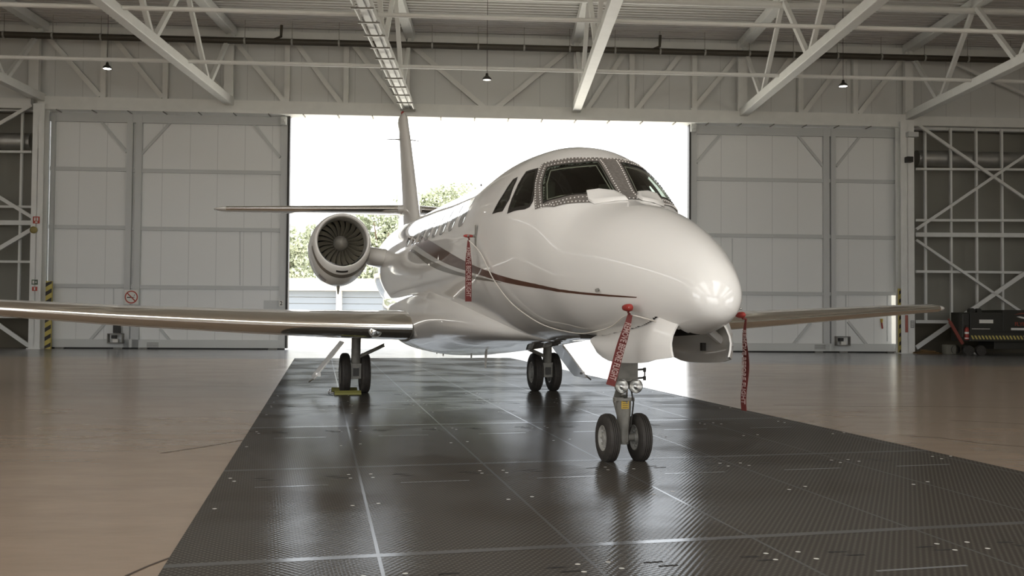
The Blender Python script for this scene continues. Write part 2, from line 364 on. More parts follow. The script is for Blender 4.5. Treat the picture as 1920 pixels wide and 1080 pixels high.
gu0 = wp(1668, 600)[0]; gu1 = wp(1685, 600)[0]; gz0 = wp(1676, 644)[1]; gz1 = wp(1676, 554)[1]
d3 = door_leaf('door_3', 1294, 1555, [(1300, .22), (1549, .22)], [(337, .13), (442, .13), (550, .13)], [((1362, 238), (1306, 305)), ((1483, 238), (1543, 312)), ((1520, 605), (1487, 646))], [((1373, 447), (1373, 545))])
d4 = door_leaf('door_4', 1555, 1690, [(1562, .18), (1689, .05)], [(340, .13), (445, .13), (550, .13)], [((1625, 240), (1568, 312)), ((1590, 603), (1625, 646))], [((1586, 552), (1586, 632)), ((1664, 552), (1664, 640))], gap=(gu0, gu1, gz0, gz1))
m = MB()
u = wp(539, 430, .3)[0]; wbox(m, u-.03, u+.05, .05, .34, .05, ZH-.1); m.build('rubber_seal', M_BLACK, d2)
m = MB(); u = wp(1294, 430, .3)[0]; wbox(m, u-.05, u+.02, .05, .34, .05, ZH-.1); m.build('rubber_seal', M_BLACK, d3)
for (d, a, b) in ((d1, 95, 250), (d2, 250, 538), (d3, 1294, 1555), (d4, 1555, 1690)):
    m = MB(); wbox(m, wp(a, 430)[0], wp(b, 430)[0], .06, .12, .0, .06); m.build('brush_seal', M_BLACK, d)
    m = MB()
    for x in (a+22, b-24): 
        u = wp(x, 600)[0]; m.box(W(u, .2, .045), (.3, .1, .09), WAX)
    m.build('roller', M_GEAR, d)

# ---- end bays: girts and bracing
def member(name, label, cat, segs, s, w, grp=None):
    for i, (a, b, lb) in enumerate(segs):
        m = MB(); wbeam(m, wp(*a, s), wp(*b, s), s, w, .1); o = m.build(name, M_WHITE); tag(o, lb, cat, grp)
brz = empty('bay_framing', W(wp(1820, 500)[0], .2, 0), 'white girts and studs lining the dark wall bay at the right', 'wall framing')
for x in (1736, 1784, 1832, 1880, 1928):
    u = wp(x, 430, .12)[0]; m = MB(); wbox(m, u-.038, u+.038, .03, .13, 1.15, ZH); m.build('stud', M_WHITE, brz)
for (y0, y1, w) in ((317, 318, .08), (413, 413, .09), (440, 441, .16), (509, 511, .09), (603, 604, .12)):
    m = MB(); a = wp(1718, y0, .17); b = wp(1965, y1+.5, .17); wbeam(m, a, b, .17, w); m.build('girt', M_WHITE, brz)
m = MB(); a = wp(1718, 222, .2); wbox(m, a[0], UR-.3, .02, .3, ZH+.05, ZH+.4); m.build('girt', M_WHITE, brz)
brz2 = empty('bay_framing', W(wp(30, 500)[0], .2, 0), 'white girts and studs lining the dark wall bay at the left', 'wall framing')
for x in (-12, 37):
    u = wp(x, 430, .12)[0]; m = MB(); wbox(m, u-.038, u+.038, .03, .13, 1.15, ZH); m.build('stud', M_WHITE, brz2)
for (y0, y1, w) in ((284, 285, .08), (387, 388, .08), (417, 418, .16), (490, 491, .08), (593, 593, .12)):
    m = MB(); wbeam(m, wp(-45, y0, .17), wp(60, y1, .17), .17, w); m.build('girt', M_WHITE, brz2)
m = MB(); b = wp(60, 190, .2); wbox(m, UL, b[0], .02, .3, ZH, ZH+.35); m.build('girt', M_WHITE, brz2)
for (a, b, w, lb) in (((1718, 232), (1965, 402), .1, 'upper white brace falling to the right across the right wall bay'),
                   ((1718, 430), (1965, 262), .1, 'white brace rising to the right from mid column in the right wall bay'),
                   ((1718, 450), (1925, 592), .09, 'white brace falling from mid column towards the dark cart'),
                   ((1718, 652), (1965, 482), .15, 'thick white brace rising from the floor behind the dark cart'),
                   ((1758, 106), (1965, 196), .1, 'faint white brace high up in the right bay above the door height'),
                   ((60, 197), (-30, 249), .12, 'upper white brace in the left wall bay'),
                   ((-30, 352), (60, 407), .12, 'white brace falling towards the fire sign in the left wall bay'),
                   ((60, 430), (-30, 483), .14, 'white brace falling leftwards below the fire sign'),
                   ((-30, 590), (54, 648), .14, 'low white brace ending at the foot of the left column')):
    m = MB(); s_ = .32; wbeam(m, wp(*a, s_), wp(*b, s_), s_, w, .08); tag(m.build('diagonal_brace', M_WHITE), lb, 'brace', 'cross bracing in the end bays')
for (x0, x1, y, lb) in ((1718, 1990, 297, 'shiny round metal duct along the right wall bay'), (-60, 60, 264, 'shiny round metal duct along the left wall bay')):
    a = wp(x0, y, -.34); b = wp(x1, y, -.34); m = MB(); z = a[1]; m.tube([W(max(a[0], UL+.1), -.34, z), W(min(b[0], UR-.1), -.34, z)], .3, 32)
    o = m.build('air_duct', M_GALV, auto=50); tag(o, lb, 'duct', 'air ducts in the end bays')

# ---- roof trusses
TD = nrm(V(.0107, -1, 0)); TX = V(-TD[1], TD[0], 0)
ZC = 8.72; ZTC = 11.08
def truss(xw, lab, webw=.13):
    p0 = W(wp(xw, 205, .3)[0], .3, 0); t = empty('roof_truss', p0+UPV*ZC, lab, 'roof truss', 'white roof trusses under the hangar ceiling')
    at = lambda s, z: p0+TD*s+UPV*z
    m = MB(); m.beam(at(0, ZC), at(57, ZC), .3, .28); m.build('bottom_chord', M_WHITE, t, bevel=.02)
    m = MB(); m.beam(at(-.1, ZTC+.17), at(57, ZTC+.17), .34, .3); m.build('top_chord', M_WHITE, t, bevel=.02)
    k = 0; s = 0
    while s+5.2 < 58:
        for (a, b) in ((s+.15, s+2.5), (s+5.05, s+2.75)):
            m = MB(); m.beam(at(a, ZTC), at(b, ZC+.1), webw, webw*1.1); m.build('web_member', M_WHITE, t)
        if k < 3:
            m = MB(); m.box(at(s+2.6, ZC+.17), (.5, .02, .14), (TD, TX, UPV)); m.build('gusset_plate', M_WHITE, t)
        s += 5.2; k += 1
    return t, at
TR = []
for (x, l) in ((78, 'white roof truss landing on the far left column'), (432, 'white roof truss meeting the girder above the left sliding door'), (768, 'white roof truss with a cable ladder, above the jet tail fin'), (1080, 'white roof truss above the jet cockpit, right of centre'), (1393, 'white roof truss meeting the girder above the right sliding door'), (1703, 'white roof truss landing on the far right column')):
    TR.append(truss(x, l))
truss(-260, 'white roof truss beyond the left edge of the picture'); truss(2010, 'white roof truss beyond the right edge of the picture')
# cable ladder under third truss
t3, at3 = TR[2]
cl = empty('cable_ladder', at3(0, ZC-.3), 'grey cable ladder slung under the roof truss above the tail fin', 'cable tray')
for off, w in ((-.2, .05), (.2, .05)):
    m = MB(); m.beam(at3(.2, ZC-.2)+TX*off, at3(50, ZC-.2)+TX*off, .03, .1); m.build('side_rail', M_WHITE, cl)
m = MB(); m.beam(at3(.3, ZC-.17)+TX*.06, at3(50, ZC-.17)+TX*.06, .02, .02); m.build('cable', M_PIPE, cl)
for k in range(16):
    m = MB(); m.beam(at3(.6+1.15*k, ZC-.27)-TX*.27, at3(.6+1.15*k, ZC-.27)+TX*.27, .05, .04); m.build('rung', M_GEAR, cl)
# tie rods and ceiling strut
for (sd_, z, r, lb) in ((5.2, 8.82, .06, 'white horizontal tie rod crossing all trusses, the farther and lower one'), (10.4, 8.82, .06, 'white horizontal tie rod crossing all trusses, the nearer and higher one'), (5.2, 11.05, .11, 'white strut between the truss tops just under the ceiling')):
    m = MB(); m.tube([W(UL+.1, sd_+.3, z), W(UR-.8, sd_+.3, z)], r, 12); tag(m.build('tie_rod', M_WHITE, auto=40), lb, 'tie rod')
# dark pipe with hangers
pp = MB(); pp.tube([W(UL+.2, 1.0, 10.72), W(UR-.2, 1.0, 10.72)], .11, 14)
pipe = pp.build('ceiling_pipe', M_PIPE, auto=40); tag(pipe, 'long dark pipe hung below the ceiling along the door wall', 'pipe')
u = UL+1
while u < UR:
    m = MB(); m.tube([W(u, 1.0, 10.72), W(u, 1.0, ZTOP)], .012, 6); m.tube([W(u-.03, 1.0, 10.72), W(u+.03, 1.0, 10.72)], .13, 14); m.build('pipe_hanger', M_GEARL, pipe); u += 1.62
for x, y in ((527, 55), (1237, 72)):
    u = wp(x, y, 1.0)[0]; m = MB(); m.tube([W(u-.25, 1., 10.78), W(u, 1., 10.9), W(u+.02, 1., 11.3)], .05, 8); m.build('pipe_branch', M_PIPE, pipe)
# pendant lamps
def pendant(x, y, on, lab, D=31.0):
    d = ray(x, y); p = CAM+d*(D/d[1]); e = empty('pendant_lamp', p, lab, 'lamp', 'round high-bay pendant lamps')
    m = MB(); m.tube([p+V(0, 0, .19), V(p[0], p[1], ZTOP)], .008, 5); m.build('suspension_wire', M_BLACK, e)
    m = MB(); m.lathe(p, (0, 0, 1), [(0.02, .01), (.02, .12), (.0, .135), (.04, .135), (.09, .09), (.12, .05), (.2, .035), (.2, .0)], 24); m.build('lamp_housing', M_BLACK, e, auto=40)
    m = MB(); m.lathe(p, (0, 0, 1), [(.005, .0), (.0, .12)], 24); m.build('lamp_diffuser', M_LAMP if on else M_LAMPOFF, e)
pendant(201, 129, True, 'lit pendant lamp hanging above the left sliding door')
pendant(913, 150, False, 'dark pendant lamp hanging above the open doorway', 29.5)
pendant(1581, 162, True, 'lit pendant lamp hanging above the right sliding door')

# ================================================================ AIRCRAFT
TH = R_(14.1); MO = V(-.95, 15.87, 0); AF = V(math.sin(TH), -math.cos(TH), 0); AL = V(math.cos(TH), math.sin(TH), 0)
def A(a, l, z): return MO+AF*a+AL*l+UPV*z
jet = empty('business_jet', MO, 'white twin-engine business jet with brown stripe parked on the dark floor mat', 'aeroplane')
TIP = 9.62
FA = np.array([9.62, 9.55, 9.35, 9.0, 8.5, 7.9, 7.35, 6.9, 6.4, 5.8, 4.8, 3.5, 1.5, -1.0, -3.0, -4.6, -5.8, -7.0, -7.8])
FT = [1.302, 1.504, 1.677, 1.856, 2.039, 2.201, 2.588, 2.771, 2.852, 2.877, 2.86, 2.87, 2.912, 2.952, 2.993, 2.944, 2.86, 2.72, 2.6]
FB = [1.302, 1.178, 1.109, 1.056, 1.029, 0.998, 0.999, 0.994, 0.979, 0.951, 0.961, 0.974, 0.984, 0.999, 1.126, 1.394, 1.75, 2.18, 2.45]
FW = [0.0, 0.158, 0.252, 0.374, 0.506, 0.624, 0.725, 0.823, 0.885, 0.927, 0.933, 0.93, 0.939, 0.953, 0.9, 0.768, .56, .3, .08]
FS = np.sqrt(TIP-FA)
def pchip(xs, ys):
    xs = np.array(xs, float); ys = np.array(ys, float); h = np.diff(xs); d = np.diff(ys)/h; m = np.zeros(len(xs)); m[0] = d[0]; m[-1] = d[-1]
    for i in range(1, len(xs)-1):
        if d[i-1]*d[i] > 0:
            w1 = 2*h[i]+h[i-1]; w2 = h[i]+2*h[i-1]; m[i] = (w1+w2)/(w1/d[i-1]+w2/d[i])
    def f(x):
        k = int(min(max(np.searchsorted(xs, x)-1, 0), len(xs)-2)); t = (x-xs[k])/h[k]
        return (2*t**3-3*t**2+1)*ys[k]+(t**3-2*t**2+t)*h[k]*m[k]+(-2*t**3+3*t**2)*ys[k+1]+(t**3-t**2)*h[k]*m[k+1]
    return f
fT, fB, fW = pchip(FS, FT), pchip(FS, FB), pchip(FS, FW)
def FL(a, thd, off=0.):
    """fuselage surface point (local coords) at station a, angle thd degrees (90 top, 180 = right side), pushed out by off"""
    s = math.sqrt(max(TIP-a, 0)); t, b, w = fT(s), fB(s), fW(s); q = R_(thd)
    l, z = w*math.cos(q), (t+b)/2+(t-b)/2*math.sin(q)
    if off:
        n = nrm((math.cos(q)/max(w, .02), math.sin(q)/max((t-b)/2, .02))); l += n[0]*off; z += n[1]*off
    return a, l, z
def FP(a, thd, off=0.): return A(*FL(a, thd, off))
def pip(p, poly):
    c = False; n = len(poly); j = n-1
    for i in range(n):
        if (poly[i][1] > p[1]) != (poly[j][1] > p[1]) and p[0] < (poly[j][0]-poly[i][0])*(p[1]-poly[i][1])/(poly[j][1]-poly[i][1])+poly[i][0]: c = not c
        j = i
    return c
def mir(poly): return [(a, 180-t if t <= 180 else 540-t) for a, t in poly]
def smoothpoly(poly, r=.25, n=4):
    """round the corners of a polygon"""
    out = []; N = len(poly)
    for i in range(N):
        p = np.array(poly[i]); a = np.array(poly[i-1]); b = np.array(poly[(i+1) % N]); p0 = p+(a-p)*r; p1 = p+(b-p)*r
        for k in range(n+1):
            t = k/n; out.append(tuple((1-t)**2*p0+2*t*(1-t)*p+t*t*p1))
    return out
def scalepoly(poly, d):
    """inset(+)/outset(-) by d metres, in (a, arc) space"""
    q = [(a, R_(t)*.8) for a, t in poly]; N = len(q); ar = sum(q[i][0]*q[(i+1) % N][1]-q[(i+1) % N][0]*q[i][1] for i in range(N)); sg = 1 if ar > 0 else -1
    out = []
    for i in range(N):
        p = np.array(q[i]); a = nrm(p-np.array(q[i-1])); b = nrm(np.array(q[(i+1) % N])-p)
        na = np.array([-a[1], a[0]])*sg; nb = np.array([-b[1], b[0]])*sg; n = na+nb; n = n/max(n@n, .6)*2/1
        r = p+n*d/1.0*.5*1.0; r = p+(na+nb)*d/max(1+na@nb, .5); out.append((r[0], math.degrees(r[1]/.8)))
    return out
def patch(polys_out, holes, off, mb=None, step=.06, mi=0):
    """polygon area in (a, angle) space laid on the fuselage skin"""
    mb = mb or MB()
    for po in polys_out:
        sc = lambda p: (p[0], R_(p[1])*.8)
        vs = []; es = []
        def ring(poly):
            d = []; N = len(poly)
            for i in range(N):
                p = np.array(sc(poly[i])); q = np.array(sc(poly[(i+1) % N])); k = max(1, int(np.linalg.norm(q-p)/step))
                for j in range(k): d.append(tuple(p+(q-p)*j/k))
            b = len(vs); vs.extend(d); es.extend((b+i, b+(i+1) % len(d)) for i in range(len(d))); return d
        ro = ring(po); rh = [ring(h) for h in holes]
        xs = [p[0] for p in ro]; ys = [p[1] for p in ro]; x = min(xs)+step/2
        while x < max(xs):
            y = min(ys)+step/2
            while y < max(ys):
                if pip((x, y), ro) and not any(pip((x, y), h) for h in rh): vs.append((x, y))
                y += step
            x += step
        rv, re, rf, *_ = delaunay_2d_cdt([Vector(p) for p in vs], es, [], 0, 1e-6)
        fs = []
        for f in rf:
            c = sum((np.array(rv[i]) for i in f), np.zeros(2))/len(f)
            if pip(c, ro) and not any(pip(c, h) for h in rh): fs.append(tuple(f))
        mb.add([FP(p[0], math.degrees(p[1]/.8), off) for p in rv], fs, mi)
    return mb
# --- window outlines on the skin
PANE = [(7.078, 127.4), (7.215, 119), (7.325, 109.7), (7.381, 98.4), (7.604, 98.2), (7.776, 97.7), (7.89, 98.5), (7.83, 108), (7.72, 118.5), (7.556, 137.4), (7.415, 148.3), (7.23, 138.5)]
FRO_H = [(7.31, 90), (7.256, 103.1), (7.079, 117.4), (6.92, 126), (7.12, 141), (7.341, 155), (7.571, 144.6), (7.76, 127), (7.86, 118), (7.96, 106), (7.983, 90)]
FRO = FRO_H+mir(FRO_H)[::-1][1:-1]
SW1 = [(6.765, 134.5), (6.936, 130.6), (7.148, 142.2), (7.235, 151.4), (7.225, 154.8), (7.17, 157.2), (6.877, 162.5), (6.85, 149.5)]
SW2 = [(6.653, 139.6), (6.699, 142.4), (6.786, 154.3), (6.734, 161.5), (6.491, 163), (6.585, 151.6), (6.594, 141.2)]
holes = []
for p in (PANE, SW1, SW2): holes += [p, mir(p)]
holes_in = [scalepoly(h, .008) for h in holes]
BAY_F, BAY_R = 9.25, 7.35
def bayw(a): return .27*min(1, max(0, (9.27-a)/.16))**.5 if a > BAY_R else -1
rings_s = list(np.arange(.0, 1.28, .022))+list(np.arange(1.28, 1.86, .008))+list(np.arange(1.86, 4.16, .035))+[math.sqrt(TIP+7.8)]
rings_s[0] = .004
NT = 240; fm = MB(); vs = []; fs = []; fmi = []
for s in rings_s:
    a = TIP-s*s
    for k in range(NT): vs.append(FP(a, k*360/NT))
def in_bay(a, th):
    if not (BAY_R < a < 9.27): return False
    _, l, z = FL(a, th); return math.sin(R_(th)) < 0 and abs(l) < bayw(a)
for i in range(len(rings_s)-1):
    s0, s1 = rings_s[i], rings_s[i+1]; ac = TIP-((s0+s1)/2)**2
    for k in range(NT):
        th = (k+.5)*360/NT
        if 6.4 < ac < 8.1 and any(pip((ac, th), h) for h in holes_in): continue
        if in_bay(ac, th): continue
        fs.append((i*NT+k, i*NT+(k+1) % NT, (i+1)*NT+(k+1) % NT, (i+1)*NT+k)); fmi.append(1 if ac > 9.3 else 0)
fs.append(tuple(range(NT))); fmi.append(1); L_ = len(rings_s)-1; fs.append(tuple(L_*NT+k for k in range(NT))); fmi.append(0)
fm.v = [tuple(p) for p in vs]; fm.f = fs; fm.m = fmi
fus = fm.build('fuselage', [M_PAINT, M_PAINT], jet, smooth=True)
# cockpit lining: a slightly smaller dark shell behind the glass
lm = MB(); vs = []; fs = []; la = np.arange(7.95, 5.3, -.05); NL = 96
for a in la:
    for k in range(NL):
        p = FL(a, k*360/NL, -.045); vs.append(A(*p))
hi2 = [scalepoly(h, -.03) for h in holes]
for i in range(len(la)-1):
    for k in range(NL):
        th = (k+.5)*360/NL; ac = (la[i]+la[i+1])/2
        if any(pip((ac, th), h) for h in hi2): continue
        fs.append((i*NL+k, i*NL+(k+1) % NL, (i+1)*NL+(k+1) % NL, (i+1)*NL+k))
fs.append(tuple((len(la)-1)*NL+k for k in range(NL)))
lm.add(vs, fs); lm.build('cockpit_lining', M_COCK, jet)
# glareshield and two seats seen through the glass
m = MB(); m.loft([[A(7.75, y, 2.10-.2*y*y) for y in (-.36, -.2, 0, .2, .36)]+[A(7.7, y, 1.98) for y in (.3, .2, 0, -.2, -.3)], [A(7.2, y, 2.15-.3*y*y) for y in (-.55, -.3, 0, .3, .55)]+[A(7.2, y, 1.9) for y in (.5, .3, 0, -.3, -.5)]]); m.build('glareshield', M_DARK, jet)
for y in (-.33, .33):
    m = MB(); m.loft([[A(6.55, y+.2*math.cos(t), 1.75+k*.18+.0) + AF*(.05*math.sin(t)-.03*k) for t in np.linspace(0, 2*math.pi, 12, endpoint=False)] for k in range(4)]); m.loft([[A(6.45, y+.11*math.cos(t), 2.3+k*.1)+AF*.04*math.sin(t) for t in np.linspace(0, 2*math.pi, 12, endpoint=False)] for k in range(3)]); m.build('pilot_seat', M_COCK, jet, auto=50)
# windshield frame, panes, gaskets
pin = scalepoly(PANE, .0)
fr = patch([FRO], [pin, mir(pin)[::-1]], .007, step=.05)
def rivets(mb, line, off, d=.032, r=.0045):
    acc = 0; prev = None
    for i in range(len(line)-1):
        p, q = line[i], line[i+1]; P, Q = FP(*p), FP(*q); n = max(1, int(np.linalg.norm(Q-P)/d))
        for k in range(n):
            t = k/n; c = FP(p[0]+(q[0]-p[0])*t, p[1]+(q[1]-p[1])*t, off)
            mb.box(c, (r*2, r*2, r*2), (AF, AL, UPV), 1)
fro_in = scalepoly(FRO, .016); rivets(fr, fro_in+[fro_in[0]], .008)
po = scalepoly(PANE, -.035); 
for pl in (po, mir(po)): rivets(fr, pl+[pl[0]], .008)
fr.build('windshield_frame', [M_FRAME, mat('rivet_bright', (.68, .65, .6), .4)], jet, smooth=False)
g = MB()
for i, hl in enumerate((PANE, mir(PANE), SW1, mir(SW1), SW2, mir(SW2))):
    m = patch([scalepoly(hl, -.01)], [], .001); o = m.build('windshield_pane' if i < 2 else 'cockpit_side_window', M_GLASS, jet, smooth=True)
    ins, outs = (scalepoly(hl, .008), scalepoly(hl, -.006)) if i < 2 else (scalepoly(hl, .02), scalepoly(hl, -.012))
    m = patch([outs], [ins], .009 if i < 2 else .003); m.build('gasket', M_BLACK, o)
# inner pane edge lines (light rim of the heated glass)
for hl in (PANE, mir(PANE)):
    q = scalepoly(hl, .035); m = MB(); m.tube([FP(*p, -.012) for p in q]+[FP(*q[0], -.012)], .0045, 5); m.build('pane_rim', M_CORD, jet)
# rain-removal fairings at the foot of each windshield
BUMP = [(7.70, 117.5), (7.735, 109), (7.80, 99), (7.93, 95.5), (8.0, 96.5), (7.965, 106), (7.87, 118.5), (7.80, 120)]
for hl in (BUMP, mir(BUMP)):
    m = MB(); lo = scalepoly(hl, -.012); n = len(hl)
    R1 = [FP(*p, .004) for p in lo]; R2 = [FP(*p, .022) for p in hl]; R3 = [FP(*p, .028) for p in scalepoly(hl, .03)]
    m.loft([R1, R2, R3], cap=False); c = sum(R3)/n; m.add(R3+[c], [(k, (k+1) % n, n) for k in range(n)]); m.build('windshield_fairing', M_PAINT, jet, auto=45)
# cabin windows
cw = []
for k, a0 in enumerate((5.17, 4.56, 3.98, 3.42, 2.86, 2.3, 1.72, 1.14)):
    pl = smoothpoly([(a0-.15, 143), (a0+.15, 143), (a0+.16, 164.5), (a0-.16, 164.5)], .35, 4)
    for q in (pl, mir(pl)):
        m = patch([q], [], .004, step=.08); o = m.build('cabin_window', mat('cabin_window_glass', (.05, .06, .07), .05, coat=1.), jet, smooth=True)
# livery stripes
def th_of(a, z):
    q = math.sqrt(max(TIP-a, 0)); t, b = fT(q), fB(q); return 180-math.degrees(math.asin(max(-1, min(1, (z-(t+b)/2)/((t-b)/2)))))
def zline(P, n=40):
    P = sorted(P); f = pchip([p[0] for p in P], [p[1] for p in P]); return [(a, th_of(a, f(a))) for a in np.linspace(P[-1][0], P[0][0], n)]
ST1 = zline([(8.994, 1.352), (8.633, 1.375), (8.164, 1.408), (7.562, 1.468), (7.037, 1.533), (6.551, 1.605), (6.13, 1.68), (5.246, 1.83), (3.935, 2.05), (2.696, 2.235), (2.35, 2.28)])
ST1B = zline([(8.98, 1.345), (8.6, 1.362), (8.154, 1.390), (7.536, 1.438), (6.998, 1.49), (6.502, 1.548), (6.084, 1.61), (5.439, 1.69), (4.622, 1.79), (3.15, 2.01), (2.22, 2.16), (2.0, 2.19)])
SA = ST1+ST1B[::-1]
ST2 = zline([(6.6, 1.527), (6.122, 1.585), (5.4, 1.655), (4.62, 1.745), (3.9, 1.84), (3.161, 1.94), (2.13, 2.10), (1.85, 2.14)])
ST2B = zline([(6.62, 1.522), (6.1, 1.56), (5.618, 1.6), (4.82, 1.67), (4.216, 1.73), (3.16, 1.87), (2.25, 2.04), (1.6, 2.13)])
SBp = ST2+ST2B[::-1]
for q, mt in ((SA, M_BROWN), (mir(SA), M_BROWN), (SBp, M_TAUPE), (mir(SBp), M_TAUPE)):
    qq = [(a, t+360 if t < 0 else t) for a, t in q]
    if qq[0][1] > 270: qq = [(a, t-360 if t > 200 else t) for a, t in qq]
    patch([qq], [], .0025, step=.06).build('livery_stripe', mt, jet, smooth=True)
# little details on the skin
m = MB()
for (a, t) in ((8.52, 193.6), (8.52, -13.6)): m.tube([FP(a, t, -.01), FP(a, t, .02), FP(a+.03, t, .035)], .012, 8)
m.build('static_probe', M_GEAR, jet)
for (a, t) in ((6.07, 175.3), (6.07, 4.7)):
    sg = -1 if t > 90 else 1; b = FP(a, t, 0); m = MB(); m.tube([b, b+AL*sg*.07, b+AL*sg*.09+AF*.03], [.012, .012, .008], 8); m.box(b+AL*sg*.005, (.05, .01, .22), (AF, AL, UPV)); m.build('angle_vane', M_GEAR, jet)
for (a, t, h_) in ((2.2, 90, .16), (5.8, 90, .035)):
    b = FP(a, t); m = MB()
    if h_ > .1: m.loft([[b+AF*(.10*math.cos(q)-.0)+AL*.02*math.sin(q) for q in np.linspace(0, 6.28, 10, endpoint=False)], [b+UPV*h_+AF*(.03*math.cos(q)-.12)+AL*.008*math.sin(q) for q in np.linspace(0, 6.28, 10, endpoint=False)]])
    else: m.loft([[b-UPV*.01+AF*.12*math.cos(q)+AL*.06*math.sin(q) for q in np.linspace(0, 6.28, 14, endpoint=False)], [b+UPV*h_+AF*.1*math.cos(q)+AL*.045*math.sin(q) for q in np.linspace(0, 6.28, 14, endpoint=False)]])
    m.build('antenna', M_GEAR if h_ > .1 else M_PAINT, jet, auto=50)
# small belly masts
for (px, py0, py1, a_, w_) in ((912, 636, 691, 2.5, .05), (885, 640, 671, 1.6, .05), (820, 655, 664, -.3, .02), (832, 658, 668, 0, .02)):
    d = ray(px, (py0+py1)/2); o_ = MO+AF*a_; t_ = ((o_-CAM)@AF)/(d@AF); c = CAM+d*t_; D = c[1]; h_ = (py1-py0)/FPX*D
    m = MB(); top = c+UPV*h_/2+UPV*.08; bot = c-UPV*h_/2
    m.loft([[top+AF*w_*2.2*math.cos(q)+AL*.018*math.sin(q) for q in np.linspace(0, 6.28, 10, endpoint=False)], [bot-AF*.05+AF*w_*math.cos(q)*.6+AL*.008*math.sin(q) for q in np.linspace(0, 6.28, 10, endpoint=False)]]); m.build('drain_mast', M_PAINT, jet, auto=50)
# --- wing-body fairing
fa = [(6.1, .97, .3), (5.6, .93, .58), (5.0, .89, .74), (4.3, .835, .84), (3.3, .76, .90), (2.2, .69, .935), (1.1, .635, .955), (-.5, .63, .93), (-2, .76, .86), (-3.2, 1.0, .74), (-4.4, 1.4, .5)]
sfz, sfw = pchip([-x[0] for x in fa], [x[1] for x in fa]), pchip([-x[0] for x in fa], [x[2] for x in fa])
rg = []
for a in np.linspace(6.1, -4.4, 60):
    zb, w = sfz(-a), sfw(-a); ztp = 1.78 if a < 3 else 1.78-.2*(a-3); zc = (zb+ztp)/2; hh = (ztp-zb)/2; r = []
    for k in range(64):
        t = 2*math.pi*k/64; c, s_ = math.cos(t), math.sin(t); e = 2/2.5
        r.append(A(a, w*math.copysign(abs(c)**e, c), zc+hh*math.copysign(abs(s_)**e, s_)))
    rg.append(r)
MB().loft(rg).build('belly_fairing', M_PAINT, jet, smooth=True)
# --- aerofoil lofts
def foil(n=14, t=.12, camber=.01):
    up = []; xs = [0.5*(1-math.cos(math.pi*i/n)) for i in range(n+1)]
    yt = lambda x: 5*t*(.2969*math.sqrt(x)-.126*x-.3516*x*x+.2843*x**3-.1015*x**4)
    top = [(x, yt(x)+camber*4*x*(1-x)) for x in xs]; bot = [(x, -yt(x)*.9+camber*4*x*(1-x)) for x in xs]
    return top[::-1]+bot[1:-1]
def section(le, chord, f, fwd, thick_dir, tw=0.):
    """le: world point, chord runs along -fwd"""
    cd_, sn = math.cos(tw), math.sin(tw)
    return [np.asarray(le)-fwd*(x*chord*cd_-y*chord*sn*0)+thick_dir*(y*chord-x*chord*sn) for x, y in f]
wz = pchip([0, 1.0, 4.4, 6.5, 7.6, 9.5, 9.75], [1.055, 1.055, 1.15, 1.265, 1.33, 1.43, 1.44])
def wing(sg):
    f = foil(16, .15, .012); rg = []
    for l in (.5, .9, 2, 3, 4, 5, 6.45, 7.6, 8.6, 9.2, 9.42, 9.56, 9.62):
        ale = 2.29-.287*l; ch = 3.15-(3.15-1.1)*(l-.5)/9.0; th_ = 1.0
        if l > 9.3: e = math.sqrt(max(.02, 1-((l-9.25)/.375)**2)); ale -= (1-e)*.35; th_ = e; ch *= .55+.45*e
        fl_ = [(x, y*th_) for x, y in f]
        rg.append(section(A(ale, sg*l, wz(l)), ch, fl_, AF, UPV, R_(1.5)))
    m = MB(); m.loft(rg); w = m.build('wing', M_PAINT, jet, auto=40)
    # polished leading edge, wrapped a few millimetres proud of the skin
    rg = []
    nose = [p for p in f if p[0] < .105]; k0 = [i for i, p in enumerate(f) if p[0] < .105]
    for l in np.concatenate([[.93], np.linspace(1.1, 9.3, 30)]):
        ale = 2.29-.287*l; ch = 3.15-(3.15-1.1)*(l-.5)/9.0
        top = [(x, y) for x, y in f[:17] if x < .11]; bot = [(x, y) for x, y in f[17:] if x < .11]
        pr = top+bot; q = section(A(ale+.004, sg*l, wz(l)), ch, [(x, y*1.03+(.0012 if y > 0 else -.0012)) for x, y in pr], AF, UPV, R_(1.5)); rg.append(q)
    m = MB(); m.loft(rg, closed=False, cap=False); m.build('leading_edge', M_CHROME, w, smooth=True)
    # small round landing lamp in the leading edge near the root
    m = MB(); l = 1.42; c = A(2.29-.287*l-.035, sg*l, wz(l)-.06); m.lathe(c-AF*.05, AF, [(0, .085), (.045, .085), (.06, .07), (.066, .0)], 24); m.build('leading_edge_lamp', M_CHROME, w, smooth=True)
    m = MB(); m.lathe(c-AF*.05, AF, [(.046, .078), (.056, .082), (.046, .092)], 24); m.build('lamp_ring', M_GEAR, w, smooth=True)
    # root seal and upper wing details
    m = MB()
    q = section(A(2.29-.287*.9+.01, sg*.915, wz(.9)), 3.07, [(x, y*1.12) for x, y in f], AF, UPV, R_(1.5)); q2 = [p+AL*sg*.018 for p in q]
    m.loft([q, q2]); m.build('root_seal', M_GEAR, w, auto=40)
    m = MB(); c = A(.6, sg*1.3, wz(1.3)+.16); m.lathe(c, UPV, [(0, .07), (.02, .05), (.028, 0)], 16); m.build('fuel_cap', M_SIGNW, w)
    return w
wR = wing(-1); wL = wing(1)
# root fillet between wing and belly
for sg in (-1, 1):
    m = MB(); rg = []
    for (l, da, g) in ((.45, .95, 1.75), (.62, .62, 1.5), (.76, .30, 1.26), (.85, .10, 1.1), (.905, .0, 1.02)):
        f = foil(16, .47*(1+.25*(g-1))/(3.07+da*1.3), .012); rg.append(section(A(2.29-.287*l+da, sg*l, wz(.9)+.04*(g-1)), 3.07+da*1.3, f, AF, UPV, R_(1.5)))
    m.loft(rg); m.build('wing_fillet', M_PAINT, jet, smooth=True)
